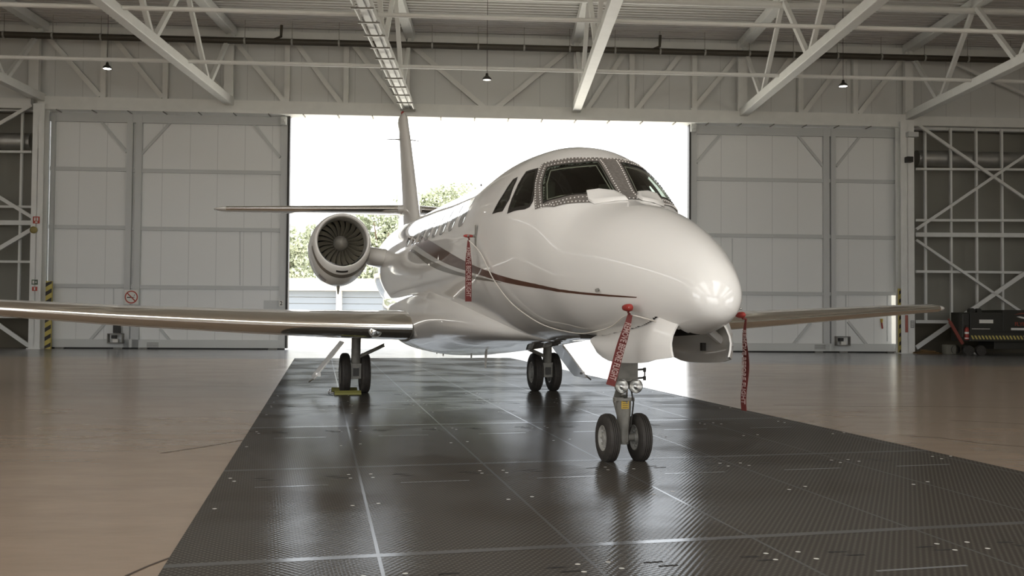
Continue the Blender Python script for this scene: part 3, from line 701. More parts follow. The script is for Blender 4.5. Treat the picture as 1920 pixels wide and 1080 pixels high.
# --- fin
f = foil(12, .13, 0); rg = []
for (a, z, ch, tk) in ((-3.3, 2.75, 3.3, .8), (-3.75, 3.05, 2.85, .9), (-4.05, 3.45, 2.6, .9), (-4.7, 4.3, 2.15, .95), (-5.35, 5.1, 1.6, 1.1), (-5.68, 5.5, 1.25, 1.2), (-5.82, 5.62, 1.05, .8), (-5.95, 5.66, .75, .3)):
    rg.append(section(A(a, 0, z), ch, [(x, y*tk) for x, y in f], AF, AL))
m = MB(); m.loft(rg); fin = m.build('tail_fin', M_PAINT, jet, smooth=True)
m = MB(); m.lathe(A(-6.1, 0, 5.65), UPV, [(0, .04), (.05, .03), (.07, 0)], 12); m.build('beacon_light', M_REDL, fin)
m = MB(); c = A(-5.9, 0, 5.05)
for sg in (-1, 1): m.tube([c+AL*sg*.05, c+AL*sg*.2, c+AL*sg*.42-AF*.12], [.02, .012, .006], 6)
m.build('fin_antenna', M_GEAR, fin)
m = MB(); z0 = 4.02; m.prism([A(-5.5, -.078, z0), A(-5.72, -.066, z0+.02), A(-5.85, -.064, z0+.36), A(-5.66, -.075, z0+.42)], AL*.012); m.build('fin_emblem', M_BROWN, fin)
# --- horizontal stabiliser
for sg in (-1, 1):
    f = foil(12, .145, 0); rg = []
    for (l, le, ch, tk) in ((.0, -4.75, 1.45, 1.1), (.3, -4.82, 1.4, 1.), (2, -5.35, 1.1, 1.), (3.75, -5.9, .78, 1.), (3.88, -5.98, .62, .7), (3.95, -6.1, .4, .2)): rg.append(section(A(le, sg*l, 3.43), ch, [(x, y*tk) for x, y in f], AF, UPV))
    m = MB(); m.loft(rg); hs = m.build('horizontal_stabilizer', M_PAINT, jet, smooth=True)
    rg = []
    for l in np.linspace(.25, 3.7, 10):
        le = -4.82-(l-.3)*(1.08/3.45); ch = 1.4-(l-.3)*(.62/3.45)
        fx = [(x, y*1.04+(.001 if y > 0 else -.001)) for x, y in (f[:13]+f[13:]) if x < .1]; top = [p for p in f[:13] if p[0] < .12]; bot = [p for p in f[13:] if p[0] < .12]
        rg.append(section(A(le+.004, sg*l, 3.43), ch, [(x, y*1.04+(.0015 if y > 0 else -.0015)) for x, y in top+bot], AF, UPV))
    m = MB(); m.loft(rg, closed=False, cap=False); m.build('leading_edge', M_CHROME, hs, smooth=True)
# junction fairing
rg = []
for a in np.linspace(-4.45, -6.5, 14):
    t = (a+6.5)/2.05; r = .15*math.sin(math.pi*min(1, max(.02, t)))**.5
    rg.append([A(a, r*1.0*math.cos(q), 3.43+r*1.0*math.sin(q)) for q in np.linspace(0, 2*math.pi, 20, endpoint=False)])
MB().loft(rg).build('tail_junction_fairing', M_PAINT, jet, smooth=True)
# --- engines
def engine(sg):
    c = A(-1.0, sg*1.66, 2.45); ax = nrm(-AF-UPV*.035)
    outp = [(0, .43), (.02, .445), (.07, .46), (.2, .478), (.5, .502), (.9, .51), (1.4, .495), (1.9, .45), (2.3, .39), (2.45, .37)]
    def bulge(m):
        out = []
        for v in m.v:
            v = np.array(v); q = v-c; t = q@ax; r = q-ax*t; z = r[2]
            if z < 0: r = r*(1+.03*min(1, max(0, t/.4)))+UPV*z*.36*min(1, max(0, t/.5))**.8
            out.append(tuple(c+ax*t+r))
        m.v = out; return m
    m = MB(); m.lathe(c, ax, [(t, r) for t, r in outp if t >= .18]+[(2.45, .36), (2.2, .34)], 64)
    n = bulge(m).build('engine_nacelle', M_PAINT, jet, auto=40)
    m = MB(); m.lathe(c, ax, [(.21, .4795), (.14, .472), (.07, .461), (.03, .45), (.005, .438), (0.0, .43), (.008, .42), (.03, .409), (.07, .402)], 64); bulge(m).build('inlet_lip', M_PAINT, n, smooth=True)
    m = MB(); m.lathe(c, ax, [(.07, .402), (.2, .394), (.5, .392)], 64); m.build('inlet_duct', M_GEARL, n, smooth=True)
    m = MB(); m.lathe(c, ax, [(.5, .392), (.62, .3), (.62, 0)], 48); m.build('fan_case', M_BLACK, n)
    m = MB(); m.lathe(c, ax, [(.22, .0), (.235, .03), (.30, .075), (.38, .11), (.46, .13), (.52, .135)], 32); m.build('spinner', M_SPIN, n, smooth=True)
    b0 = nrm(np.cross(ax, UPV)); b1 = np.cross(b0, ax)
    NB = 22
    for k in range(NB):
        m = MB(); rows = []
        for j in range(7):
            r = .12+(.388-.12)*j/6; tw = R_(28+34*j/6); swp = .10*(j/6)**2-.05*(j/6); q = 2*math.pi*k/NB+swp*2.2
            rd = b0*math.cos(q)+b1*math.sin(q); tg = np.cross(ax, rd); half = .040+.008*j/6
            d = ax*math.cos(tw)*half+tg*math.sin(tw)*half; ctr = c+ax*.47+rd*r; th_ = nrm(np.cross(d, rd))*.0025
            rows.append([ctr-d+th_, ctr+d+th_, ctr+d-th_, ctr-d-th_])
        m.loft(rows); m.build('fan_blade', M_FAN, n, smooth=False)
    # painted band and scoop slot on the underside, latch patch
    m = MB(); m.lathe(c, ax, [(.17, .479), (.27, .489)], 32, start=R_(188), end=R_(345)); bulge(m).build('cowl_band', M_TAUPE, n, smooth=True)
    m = MB(); m.lathe(c, ax, [(.07, .464), (.115, .4715)], 12, start=R_(258), end=R_(282)); bulge(m).build('scoop_slot', M_BLACK, n, smooth=True)
    m = MB(); m.lathe(c, ax, [(.5, .505), (.85, .513)], 10, start=R_(296) if sg > 0 else R_(228), end=R_(312) if sg > 0 else R_(244)); bulge(m).build('cowl_patch', M_BROWN, n, smooth=True)
    m = MB(); b = c+ax*.9-UPV*.70; m.tube([b+UPV*.0, b-UPV*.08, b-UPV*.14-AF*.02], [.03, .02, .012], 8); m.build('drain_tube', M_GEAR, n)
    m = MB(); m.lathe(c, ax, [(2.4, .0), (2.42, .28), (2.2, .33)], 32); m.build('exhaust_nozzle', M_STEEL, n, smooth=True)
    # pylon
    f = foil(12, .2, 0); rg = []
    for (l, le, ch, dz) in ((.7, -1.15, 2.0, -.08), (.95, -1.3, 1.8, -.02), (1.25, -1.45, 1.6, .04)): rg.append(section(A(le, sg*l, 2.23+dz), ch, f, AF, UPV))
    MB().loft(rg).build('engine_pylon', M_PAINT, jet, smooth=True)
engine(-1); engine(1)

# --- landing gear
def wheel(parent, c, r, w, ax, rim_r, both=True, groove=3):
    m = MB(); hw = w/2; pr = [(-hw*.82, rim_r), (-hw*.97, rim_r+.012), (-hw, r*.72), (-hw*.93, r*.86), (-hw*.72, r*.955), (-hw*.42, r*.99)]
    tread = []
    for g in (-.28, 0, .28): tread += [(hw*(g-.045), r), (hw*(g-.03), r-.007), (hw*(g+.03), r-.007), (hw*(g+.045), r)]
    pr = pr+tread+[(-a, b) for a, b in pr[::-1]]; m.lathe(c, ax, pr, 64); t = m.build('tire', M_RUBBER, parent, auto=35)
    m = MB()
    for sg in (-1, 1):
        m.lathe(c, nrm(ax)*sg, [(hw*.8, rim_r+.004), (hw*.9, rim_r-.002), (hw*.86, rim_r-.012), (hw*.45, rim_r-.03), (hw*.38, rim_r*.5), (hw*.62, rim_r*.42), (hw*.66, rim_r*.3), (hw*.8, rim_r*.26), (hw*.82, 0)], 40)
        a1 = nrm(np.cross(ax, UPV)); a2 = np.cross(a1, nrm(ax))
        for k in range(8):
            q = 2*math.pi*k/8; p = c+nrm(ax)*sg*hw*.5+(a1*math.cos(q)+a2*math.sin(q))*rim_r*.66; m.tube([p-nrm(ax)*.01*sg, p+nrm(ax)*sg*.012], rim_r*.1, 8)
    m.build('wheel_rim', M_GEARL, parent, auto=40)
ga = 7.76
m = MB()
m.tube([A(ga+.05, 0, 1.1), A(ga+.02, 0, .70)], [.075, .072], 20); m.box(A(ga+.04, 0, .78), (.13, .17, .2), (AF, AL, UPV)); m.tube([A(ga+.02, 0, .70), A(ga+.02, 0, .655)], [.09, .06], 20)
m.tube([A(ga, 0, .52), A(ga, 0, .42), A(ga-.01, 0, .25), A(ga-.01, 0, .15)], [.064, .06, .05, .045], 16); m.tube([A(ga-.01, -.1, .205), A(ga-.01, .1, .205)], .03, 12)
m.box(A(ga-.01, 0, .28), (.09, .055, .22), (AF, AL, UPV))
ng = m.build('nose_gear', M_GEAR, jet, auto=40)
m = MB(); m.tube([A(ga+.01, 0, .68), A(ga, 0, .5)], .032, 16); m.build('chrome_piston', M_CHROME, ng, smooth=True)
m = MB(); m.tube([A(ga, 0, .535), A(ga, 0, .515)], .078, 20); m.box(A(ga, 0, .525), (.06, .17, .03), (AF, AL, UPV)); m.build('strut_collar', M_GEAR, ng, auto=40)
m = MB(); m.box(A(ga+.06, -.01, .485), (.004, .066, .075), (AF, AL, UPV)); pl_ = m.build('placard', M_YPLAC, ng)
m = MB()
for k in range(4): m.box(A(ga+.063, -.01, .511-.017*k), (.002, .045, .004), (AF, AL, UPV))
m.build('placard_print', M_YBLK, ng)
m = MB(); m.beam(A(ga-.07, 0, .66), A(ga-.19, 0, .50), .05, .02); m.beam(A(ga-.19, 0, .50), A(ga-.05, 0, .33), .05, .02); m.build('torque_link', M_GEAR, ng)
for sx in (-.058, .064):
    c = A(ga+.1, sx, .64); m = MB(); m.lathe(c, AF, [(-.07, .0), (-.065, .035), (-.02, .055), (.015, .06), (.02, .056)], 28); lh = m.build('landing_light', M_GEAR, ng, smooth=True)
    m = MB(); m.lathe(c, AF, [(-.035, .0), (-.03, .02), (-.012, .04), (.012, .056)], 28); m.build('landing_light_reflector', M_LENS, ng, smooth=True)
m = MB()
for z in (.70, .77): m.tube([A(ga+.05, .08, z), A(ga+.05, .17, z+.005)], .008, 8); m.box(A(ga+.05, .165, z), (.02, .02, .035), (AF, AL, UPV))
m.tube([A(ga+.05, .165, .69), A(ga+.05, .168, .79)], .006, 6); m.tube([A(ga+.05, -.1, .68), A(ga+.05, -.1, .78)], .01, 6)
for z in (.69, .73, .77): m.tube([A(ga+.05, -.06, z), A(ga+.05, -.115, z)], .008, 6)
m.build('steering_linkage', M_BLACK, ng)
m = MB(); m.tube([A(ga+.04, .04, .66), A(ga+.07, .06, .5), A(ga+.05, .045, .3), A(ga, .04, .22)], .007, 6); m.build('brake_hose', M_BLACK, ng)
for l in (-.139, .139): wheel(ng, A(ga, l, .203), .203, .11, AL, .105)
# nose gear bay box and doors
m = MB(); h_ = [A(9.12, -.16, 1.12), A(9.12, .16, 1.12), A(8.7, .25, 1.08), A(7.35, .25, 1.02), A(7.35, -.25, 1.02), A(8.7, -.25, 1.08)]; up_ = [p+UPV*z_ for p, z_ in zip(h_, (.15, .15, .3, .5, .5, .3))]
m.add(h_+up_, [(k, (k+1) % 6, 6+(k+1) % 6, 6+k) for k in range(6)]+[(6, 7, 8, 9, 10, 11)]); m.build('gear_bay', M_DARK, jet, flip=False)
def skin_z(a, l):
    s = math.sqrt(max(TIP-a, 0)); t, b, w = fT(s), fB(s), fW(s); return (t+b)/2-(t-b)/2*math.sqrt(max(0, 1-(l/w)**2))
for sg in (-1, 1):
    m = MB(); rg = []
    for a in np.linspace(7.86, 9.27, 12):
        u_ = (a-7.86)/1.41; lt = .272*min(1, ((9.33-a)/.2))**.3; zt_ = skin_z(a, lt)+.0; zb_ = pchip([0, .12, .35, .75, 1], [.99, .905, .862, .88, .935])(u_)
        q = []
        for k in range(6):
            v = k/5; bulge = .035*math.sin(v*math.pi); q.append(A(a, sg*(lt+.045*v+bulge-.02*u_), zt_+(zb_-zt_)*v))
        q2 = [p-AL*sg*.014 for p in q[::-1]]; rg.append(q+q2)
    m.loft(rg); dd = m.build('nose_gear_door', M_PAINT, jet, auto=50)
    m = MB(); m.beam(A(9.02, sg*.12, 1.16), A(8.98, sg*.29, 1.04), .035, .05); m.build('door_hinge_arm', M_PAINT, dd)
    m = MB(); m.box(A(8.72, sg*.27, .99), (.04, .03, .06), (AF, AL, UPV)); m.build('door_latch', M_DARK, dd)
# main gear
for sg in (-1, 1):
    l0 = sg*1.53; r = .315; m = MB()
    m.tube([A(.22, l0, 1.0), A(.18, l0, .62), A(.16, l0, .48)], [.075, .07, .075], 16)
    m.box(A(.13, l0, .36), (.2, .17, .24), (AF, AL, UPV)); m.beam(A(.15, l0, .42), A(0, l0, .31), .12, .1); m.tube([A(0, l0-.13, .315), A(0, l0+.13, .315)], .04, 14)
    m.tube([A(.2, l0, .27), A(.2, l0, .29)], .04, 10)
    mg = m.build('main_gear', M_GEAR, jet, auto=40, bevel=.008)
    m = MB(); m.tube([A(.16, l0, .58), A(.10, l0-.0, .44), A(.04, l0, .36)], .025, 10); m.build('shock_piston', M_CHROME, mg)
    m = MB(); m.box(A(.235, l0, .345), (.012, .09, .12), (AF, AL, UPV)); m.build('link_recess', M_BLACK, mg)
    m = MB(); m.tube([A(.2, l0+sg*-.03, .56), A(.12, l0-sg*.44, .745)], .02, 8); m.tube([A(.2, l0+sg*-.03, .585), A(.12, l0-sg*.44, .775)], .012, 8); m.build('side_brace', M_GEAR, mg)
    for dl in (-.152, .152): wheel(mg, A(0, l0+dl, r), r, .155, AL, .17)
    # outboard gear door, hinged at the wing and hanging down and out
    m = MB(); hz = .80; rg = []
    for a, s2 in ((.36, .9), (.30, 1.), (-.30, 1.), (-.36, .9)):
        p0 = A(a, sg*1.72, hz); p1 = A(a, sg*(1.72+.44*s2), hz-.56*s2); q = [p0, (p0+p1)/2, p1]; n_ = nrm(np.cross(p1-p0, AF))*.022; rg.append(q+[x+n_ for x in q[::-1]])
    m.loft(rg); md = m.build('main_gear_door', M_PAINT, jet, auto=40)
    m = MB(); m.tube([A(.3, sg*2.14, .27), A(.27, sg*2.24, .2)], .012, 6); m.box(A(.25, sg*2.10, .31), (.03, .07, .05), (AF, AL, UPV)); m.build('door_tip_bracket', M_STEEL, md)
# static wicks / flap track fairings under the wing
# ================================================================ streamers, cord, chock
def streamer(top, bot, w0, w1, face, lab, txt, cover_c, cover_ax, cover_r=.018, cover_len=.12, txt_frac=.92, kink=0.):
    e = empty('warning_streamer', top, lab, 'streamer', 'red warning streamers hung on the jet')
    top = np.asarray(top, float); bot = np.asarray(bot, float); d = bot-top; Ln = np.linalg.norm(d); dn = d/Ln; wd_ = nrm(np.cross(face, dn)); nf = np.cross(dn, wd_)
    m = MB(); rg = []; N = 16
    for i in range(N+1):
        t = i/N; c = top+d*t+nf*.012*math.sin(t*9)+wd_*kink*math.sin(t*math.pi); w = w0+(w1-w0)*min(1, t*2.8); rg.append([c-wd_*w/2, c+wd_*w/2, c+wd_*w/2+nf*.002, c-wd_*w/2+nf*.002])
    m.loft(rg); m.build('ribbon', M_RED, e)
    sg = -1 if (nf@(CAM-top)) < 0 else 1
    tm = text_mb(txt, w1*.98, top+d*(.5+.02)+wd_*kink*.9+nf*sg*.016, dn, np.cross(nf*sg, dn), cw=Ln*txt_frac/(len(txt)*w1*.98*.63)); tm.build('lettering', M_LETTER, e)
    cover_c = np.asarray(cover_c, float); ca = nrm(cover_ax)
    m = MB(); m.tube([cover_c-ca*cover_len*.3, cover_c, cover_c+ca*cover_len*.5, cover_c+ca*cover_len*.75], [cover_r*.8, cover_r, cover_r*1.05, cover_r*.5], 12); m.build('probe_cover', M_REDL, e, smooth=True)
    m = MB(); m.tube([cover_c+ca*cover_len*.3, (cover_c+top)/2-UPV*.01, top], .008, 6); m.build('strap', M_RED, e)
    return e
p = FP(6.07, 175.3)
streamer(A(6.13, -1.0, 1.945), A(6.15, -1.0, 1.35), .02, .062, -AL*.3+AF, 'red streamer hanging from the probe on the jet cabin side near its stripe', 'REMOVE BEFORE FLIGHT', p-AL*.06, -AL, .014, .09)
# nose probes
for sg in (-1, 1):
    b = A(8.88, sg*.355, 1.275); m = MB(); m.tube([b, b+AL*sg*.06, b+AL*sg*.075+AF*.05, b+AL*sg*.075+AF*.14], [.014, .012, .01, .008], 8); m.build('pitot_probe', M_STEEL, jet, smooth=True)
streamer(A(8.95, -.40, 1.225), A(8.97, -.555, .725), .035, .064, AF-AL*.2, 'red streamer hanging from the nose probe in front of the near gear door', 'REMOVE BEFORE FLIGHT', A(8.93, -.42, 1.275), AF, .026, .13)
streamer(A(8.92, .52, 1.20), A(8.9, .52, .525), .02, .062, -AL+AF*.2, 'narrow red streamer on the far side of the nose, seen edge on', 'REMOVE BEFORE FLIGHT', A(8.93, .46, 1.23), AF, .022, .11)
# cord linking the covers, slung along the skin
cp = [A(6.12, -1.0, 1.95), FP(6.3, 186, .03), FP(6.517, 201.3, .03), FP(6.68, 215, .035), FP(6.83, 226, .03), FP(7.05, 236, .03), FP(7.59, 239.7, .03), FP(8.095, 233.3, .03), FP(8.45, 228.2, .03), FP(8.761, 216.5, .03), A(8.95, -.38, 1.22), FP(9.02, 218, .02), FP(9.12, 222, .02)]
def spline(P, n=8):
    out = []; P = [np.asarray(p) for p in P]; Q = [P[0]]+P+[P[-1]]
    for i in range(1, len(Q)-2):
        for k in range(n):
            t = k/n; out.append(.5*((2*Q[i])+(Q[i+1]-Q[i-1])*t+(2*Q[i-1]-5*Q[i]+4*Q[i+1]-Q[i+2])*t*t+(-Q[i-1]+3*Q[i]-3*Q[i+1]+Q[i+2])*t**3))
    return out+[P[-1]]
m = MB(); m.tube(spline(cp), .0055, 6); tag(m.build('cover_cord', M_CORD, smooth=True), 'thin white cord sagging along the jet side between two probe covers', 'cord')
# chock at the left main wheels
ck = empty('wheel_chock', A(.26, -1.66, 0), 'olive yellow wheel chock against the left main wheel', 'wheel chock')
for (a, s_) in ((.34, 1), (-.34, -1)):
    m = MB(); pr = [A(a+.07*s_, -1.86, .0), A(a-.07*s_, -1.86, .0), A(a-.05*s_, -1.86, .05), A(a+.0*s_, -1.86, .075), A(a+.05*s_, -1.86, .04)]; m.prism(pr, AL*.4); m.build('chock_block', M_CHOCK, ck, bevel=.006)
m = MB(); m.tube([A(.34, -1.88, .04), A(0, -1.93, .03), A(-.34, -1.88, .04)], .008, 6); m.build('chock_rope', M_CORD, ck)

# ================================================================ floor mat
def Mt(u, a, z): return A(a, u-.057*a, z)     # mat runs a few degrees off the jet's own axis
U0, U1, A0, A1 = -2.77, 3.42, -12.9, 18.0
def sheen_mat(name, col, fac, rough):
    """studded plastic: its relief hides the grazing-angle mirror, so the gloss share is the same at every angle"""
    m = bpy.data.materials.new(name); m.use_nodes = True; nt = m.node_tree; nt.nodes.clear()
    o = nt.nodes.new('ShaderNodeOutputMaterial'); mx = nt.nodes.new('ShaderNodeMixShader'); d = nt.nodes.new('ShaderNodeBsdfDiffuse'); g = nt.nodes.new('ShaderNodeBsdfGlossy')
    d.inputs[0].default_value = (*col, 1); g.inputs[0].default_value = (.9, .95, 1., 1); g.inputs['Roughness'].default_value = rough; mx.inputs[0].default_value = fac
    nt.links.new(d.outputs[0], mx.inputs[1]); nt.links.new(g.outputs[0], mx.inputs[2]); nt.links.new(mx.outputs[0], o.inputs[0])
    return m, nt, d, g, mx
def mat_mat():
    m, nt, d_, g_, mx_ = sheen_mat('perforated_black_plastic', (.06, .055, .047), .07, .22)
    tc = nt.nodes.new('ShaderNodeTexCoord'); mp = nt.nodes.new('ShaderNodeMapping'); mp.inputs['Rotation'].default_value = (0, 0, -TH+R_(90)*0); nt.links.new(tc.outputs['Object'], mp.inputs[0])
    w = []
    sx = nt.nodes.new('ShaderNodeSeparateXYZ'); nt.links.new(mp.outputs[0], sx.inputs[0])
    for i, per in ((0, .036), (1, .05)):
        q = nt.nodes.new('ShaderNodeMath'); q.operation = 'MULTIPLY'; q.inputs[1].default_value = 2*math.pi/per; nt.links.new(sx.outputs[i], q.inputs[0])
        s_ = nt.nodes.new('ShaderNodeMath'); s_.operation = 'SINE'; nt.links.new(q.outputs[0], s_.inputs[0]); w.append(s_)
    mu = nt.nodes.new('ShaderNodeMath'); mu.operation = 'MULTIPLY'; nt.links.new(w[0].outputs[0], mu.inputs[0]); nt.links.new(w[1].outputs[0], mu.inputs[1])
    bp = nt.nodes.new('ShaderNodeBump'); bp.inputs['Strength'].default_value = .15; bp.inputs['Distance'].default_value = .002; nt.links.new(mu.outputs[0], bp.inputs['Height'])
    n = nt.nodes.new('ShaderNodeTexNoise'); n.inputs['Scale'].default_value = .7; n.inputs['Detail'].default_value = 5; nt.links.new(tc.outputs['Object'], n.inputs['Vector'])
    r = nt.nodes.new('ShaderNodeMapRange'); r.inputs[1].default_value = .35; r.inputs[2].default_value = .65; r.inputs[3].default_value = .12; r.inputs[4].default_value = .2; nt.links.new(n.outputs['Fac'], r.inputs[0]); nt.links.new(r.outputs[0], g_.inputs['Roughness'])
    r2 = nt.nodes.new('ShaderNodeMapRange'); r2.inputs[1].default_value = .4; r2.inputs[2].default_value = .5; r2.inputs[3].default_value = .07; r2.inputs[4].default_value = .12; nt.links.new(n.outputs['Fac'], r2.inputs[0]); nt.links.new(r2.outputs[0], mx_.inputs[0])
    c = nt.nodes.new('ShaderNodeValToRGB'); c.color_ramp.elements[0].color = (.058, .051, .042, 1); c.color_ramp.elements[1].color = (.115, .103, .088, 1); nt.links.new(mu.outputs[0], c.inputs[0]); nt.links.new(c.outputs[0], d_.inputs[0])
    nt.links.new(bp.outputs[0], d_.inputs['Normal']); nt.links.new(bp.outputs[0], g_.inputs['Normal'])
    return m
M_MAT = mat_mat(); M_SEAM = sheen_mat('mat_seam_smooth', (.105, .1, .095), .2, .16)[0]; M_DASH = sheen_mat('mat_dash_light', (.22, .22, .22), .28, .14)[0]; M_STUD = mat('mat_white_stud', (.62, .6, .55), .5); M_SLOT = mat('mat_slot_black', (.012, .01, .008), .8)
ZM = .012
mm_ = MB(); mm_.add([Mt(U0, A1, 0), Mt(U1, A1, 0), Mt(U1, A0, 0), Mt(U0, A0, 0), Mt(U0, A1, ZM), Mt(U1, A1, ZM), Mt(U1, A0, ZM), Mt(U0, A0, ZM)], [(4, 5, 6, 7), (0, 1, 5, 4), (1, 2, 6, 5), (2, 3, 7, 6), (3, 0, 4, 7)])
def strip(u0, u1, a0, a1, z, mi): mm_.add([Mt(u0, a0, z), Mt(u1, a0, z), Mt(u1, a1, z), Mt(u0, a1, z)], [(0, 1, 2, 3)], mi)
lines = [13.6, 10.63, 7.68, 4.72, 1.77, 0.0, -2.8, -5.4, -8.1, -10.5]
for a in lines: strip(U0, U1, a-.034, a+.034, ZM+.0008, 1)
for k in range(1, 7): strip(U0+1.012*k-.009, U0+1.012*k+.009, A0, A1, ZM+.0006, 1)
for a in (11.44, 8.49, 5.68, 2.81, -1.9, -4.2, -6.4, -9.2, 14.4):
    for k in range(6): strip(U0+1.012*k+.28, U0+1.012*k+.78, a-.012, a+.012, ZM+.0014, 2)
random.seed(3)
for a in lines[:6]:
    for k in range(7):
        for (du, da) in ((.09, .38), (-.09, .38), (.11, .52), (-.08, .52), (.08, 1.55), (-.1, 1.62)):
            uu = U0+1.012*k+du+random.uniform(-.015, .015); aa = a+da+random.uniform(-.02, .02)
            if not (U0+.03 < uu < U1-.03): continue
            c = Mt(uu, aa, ZM+.002); mm_.add([c]+[c+AF*.014*math.cos(q)+AL*.014*math.sin(q)-UPV*.001 for q in np.linspace(0, 2*math.pi, 10, endpoint=False)], [(0, 1+i, 1+(i+1) % 10) for i in range(10)], 3)
    for k in range(6):
        for du in (.3, .82):
            for da, sh in ((.42, 0), (.5, .05)):
                uu = U0+1.012*k+du+sh; 
                if uu < U1-.12 and (k != 5 or du < .5): strip(uu-.05, uu+.05, a+da-.01, a+da+.01, ZM+.001, 4)
mo = mm_.build('floor_mat', [M_MAT, M_SEAM, M_DASH, M_STUD, M_SLOT], flip=False); tag(mo, 'dark perforated plastic floor matting with pale seams under the jet', 'floor mat')
# cracks and joints in the concrete floor
m = MB()
for pl_ in ([(300, 850), (380, 838), (455, 825)], [(235, 1080), (280, 1060), (322, 1044)], [(1450, 759), (1600, 762), (1760, 762), (1960, 765)], [(1780, 788), (1850, 791), (1960, 797)], [(1688, 816), (1760, 820), (1840, 831), (1960, 840)], [(1440, 677), (1480, 680)]):
    for a, b in zip(pl_, pl_[1:]):
        p, q = gp(*a, .002), gp(*b, .002); d = nrm(q-p); n_ = np.cross(d, UPV)*.008; m.add([p-n_, p+n_, q+n_, q-n_], [(0, 1, 2, 3)])
m.build('floor_crack', M_CRACK, floor, flip=False)

# ================================================================ signs, posts, boxes
def disc(mb, u, z, s, r, mi=0, n=28, r0=0.):
    ring = [W(u+r*math.cos(q), s, z+r*math.sin(q)) for q in np.linspace(0, 2*math.pi, n, endpoint=False)]
    if r0: 
        ri = [W(u+r0*math.cos(q), s, z+r0*math.sin(q)) for q in np.linspace(0, 2*math.pi, n, endpoint=False)]
        mb.add(ring+ri, [(k, (k+1) % n, n+(k+1) % n, n+k) for k in range(n)], mi)
    else: mb.add(ring, [tuple(range(n))], mi)
u, z = wp(246, 557, .34); e = empty('no_smoking_sign', W(u, .34, z), 'white no smoking sign with a red ring on the left sliding door', 'sign')
m = MB(); wbox(m, u-.235, u+.235, .31, .33, z-.25, z+.25); m.build('sign_board', M_SIGNW, e)
m = MB(); disc(m, u, z, .335, .225, r0=.185); wbeam(m, (u-.14, z+.14), (u+.14, z-.14), .336, .04, .006); m.build('prohibition_ring', M_SIGNR, e, flip=False)
m = MB(); wbox(m, u-.15, u+.06, .331, .334, z-.03, z+.005); wbox(m, u+.075, u+.1, .331, .334, z-.03, z+.005); wbeam(m, (u+.09, z+.03), (u+.12, z+.1), .333, .015, .004); m.build('cigarette_symbol', M_BLACK, e)
def small_sign(x, y, w, h, col, lab, sym=None, s=.92):
    u, z = wp(x, y, s); m = MB(); wbox(m, u-w/2, u+w/2, s-.01, s+.005, z-h/2, z+h/2); o = m.build('safety_sign', col); tag(o, lab, 'sign')
    m = MB()
    for (a, b, c, d) in (sym or []): wbox(m, u+a*w, u+b*w, s+.005, s+.009, z+c*h, z+d*h)
    if sym: m.build('sign_symbol', M_SIGNW if col is not M_SIGNW else M_SIGNR, o)
    return o
small_sign(68, 412.5, .22, .24, M_SIGNR, 'red fire sign high on the left column', [(-.3, -.1, -.1, .35), (.05, .3, -.1, .35), (-.15, .2, -.4, -.2)])
small_sign(65, 529, .2, .17, M_SIGNG, 'green escape sign on the left column', [(-.35, -.05, -.3, .3), (.1, .35, -.15, .15)])
small_sign(65, 541.5, .17, .14, M_SIGNR, 'small red fire extinguisher sign below the green sign on the left column', [(-.12, .12, -.35, .35)])
small_sign(1700, 607, .1, .62, mat('sign_faded_red', (.38, .12, .09), .5), 'narrow faded red notice on the right column', None)
small_sign(1711, 608, .13, .27, mat('sign_grey', (.33, .33, .32), .5), 'grey notice sheet on the right column', [(-.35, .35, .3, .36), (-.35, .35, .1, .16), (-.35, .35, -.1, -.04), (-.35, .2, -.3, -.24)])
u, z = wp(527, 569, .36); m = MB(); wbox(m, u-.07, u+.07, .31, .33, z-.1, z+.1); o = m.build('number_sign', M_SIGNW); tag(o, 'small white sign with the number 2 on the edge of the left door', 'sign')
text_mb('2', .2, W(u, .335, z), WU, UPV).build('number', M_BLACK, o)
# grey plate beside it
u, z = wp(510, 572, .3); m = MB(); wbox(m, u-.3, u+.3, .16, .2, z-.16, z+.16); tag(m.build('wall_plate', M_DOORF), 'grey metal plate on the left door beside the number sign', 'plate')
# hazard posts
def hazard(x, y0, y1, w, lab, s=.62):
    u, _ = wp(x, 600, s); z1 = wp(x, y0, s)[1]; m = MB(); wbox(m, u-w/2, u+w/2, s-.1, s, 0, z1); n = int(z1/.155)
    for k in range(n+1):
        z = k*.31-.05; pl_ = [W(u-w/2-.002, s+.003, max(0, z)), W(u+w/2+.002, s+.003, max(0, z+.13)), W(u+w/2+.002, s+.003, min(z1, z+.27)), W(u-w/2-.002, s+.003, min(z1, z+.14))]
        if z+.02 < z1: m.add(pl_, [(0, 1, 2, 3)], 1); m.add([p+WU*(w*0)-WN*.1 for p in pl_], [(3, 2, 1, 0)], 1)
    tag(m.build('hazard_post', [M_YEL, M_YBLK], flip=False), lab, 'guard post', 'black and yellow guard posts')
hazard(90, 527, 655, .2, 'black and yellow striped guard post left of the left sliding door')
hazard(1690, 541, 658, .16, 'black and yellow striped guard post right of the right sliding door')
def gearbox(x, y, lab, dark=True, s=.5):
    u, z = wp(x, y, s); e = empty('door_drive', W(u, s, z), lab, 'door drive')
    m = MB(); 
    for (a, b, c, d) in ((-.26, .26, .13, .16), (-.26, -.23, -.18, .16), (.23, .26, -.18, .16), (-.26, .26, -.18, -.15)): wbox(m, u+a, u+b, .3, s, z+c, z+d)
    m.build('guard_frame', M_GEAR, e)
    m = MB(); wbox(m, u-.14, u+.02, .32, s-.05, z-.02, z+.1); m.build('motor', M_BLACK, e, bevel=.01)
    m = MB(); wbox(m, u-.08, u+.1, .32, s-.02, z-.15, z-.03); m.build('terminal_box', M_SIGNW, e, bevel=.01)
    if dark: m = MB(); wbox(m, u-.1, u+.14, .3, s-.1, z+.17, z+.5); m.build('control_box', M_BLACK, e, bevel=.01)
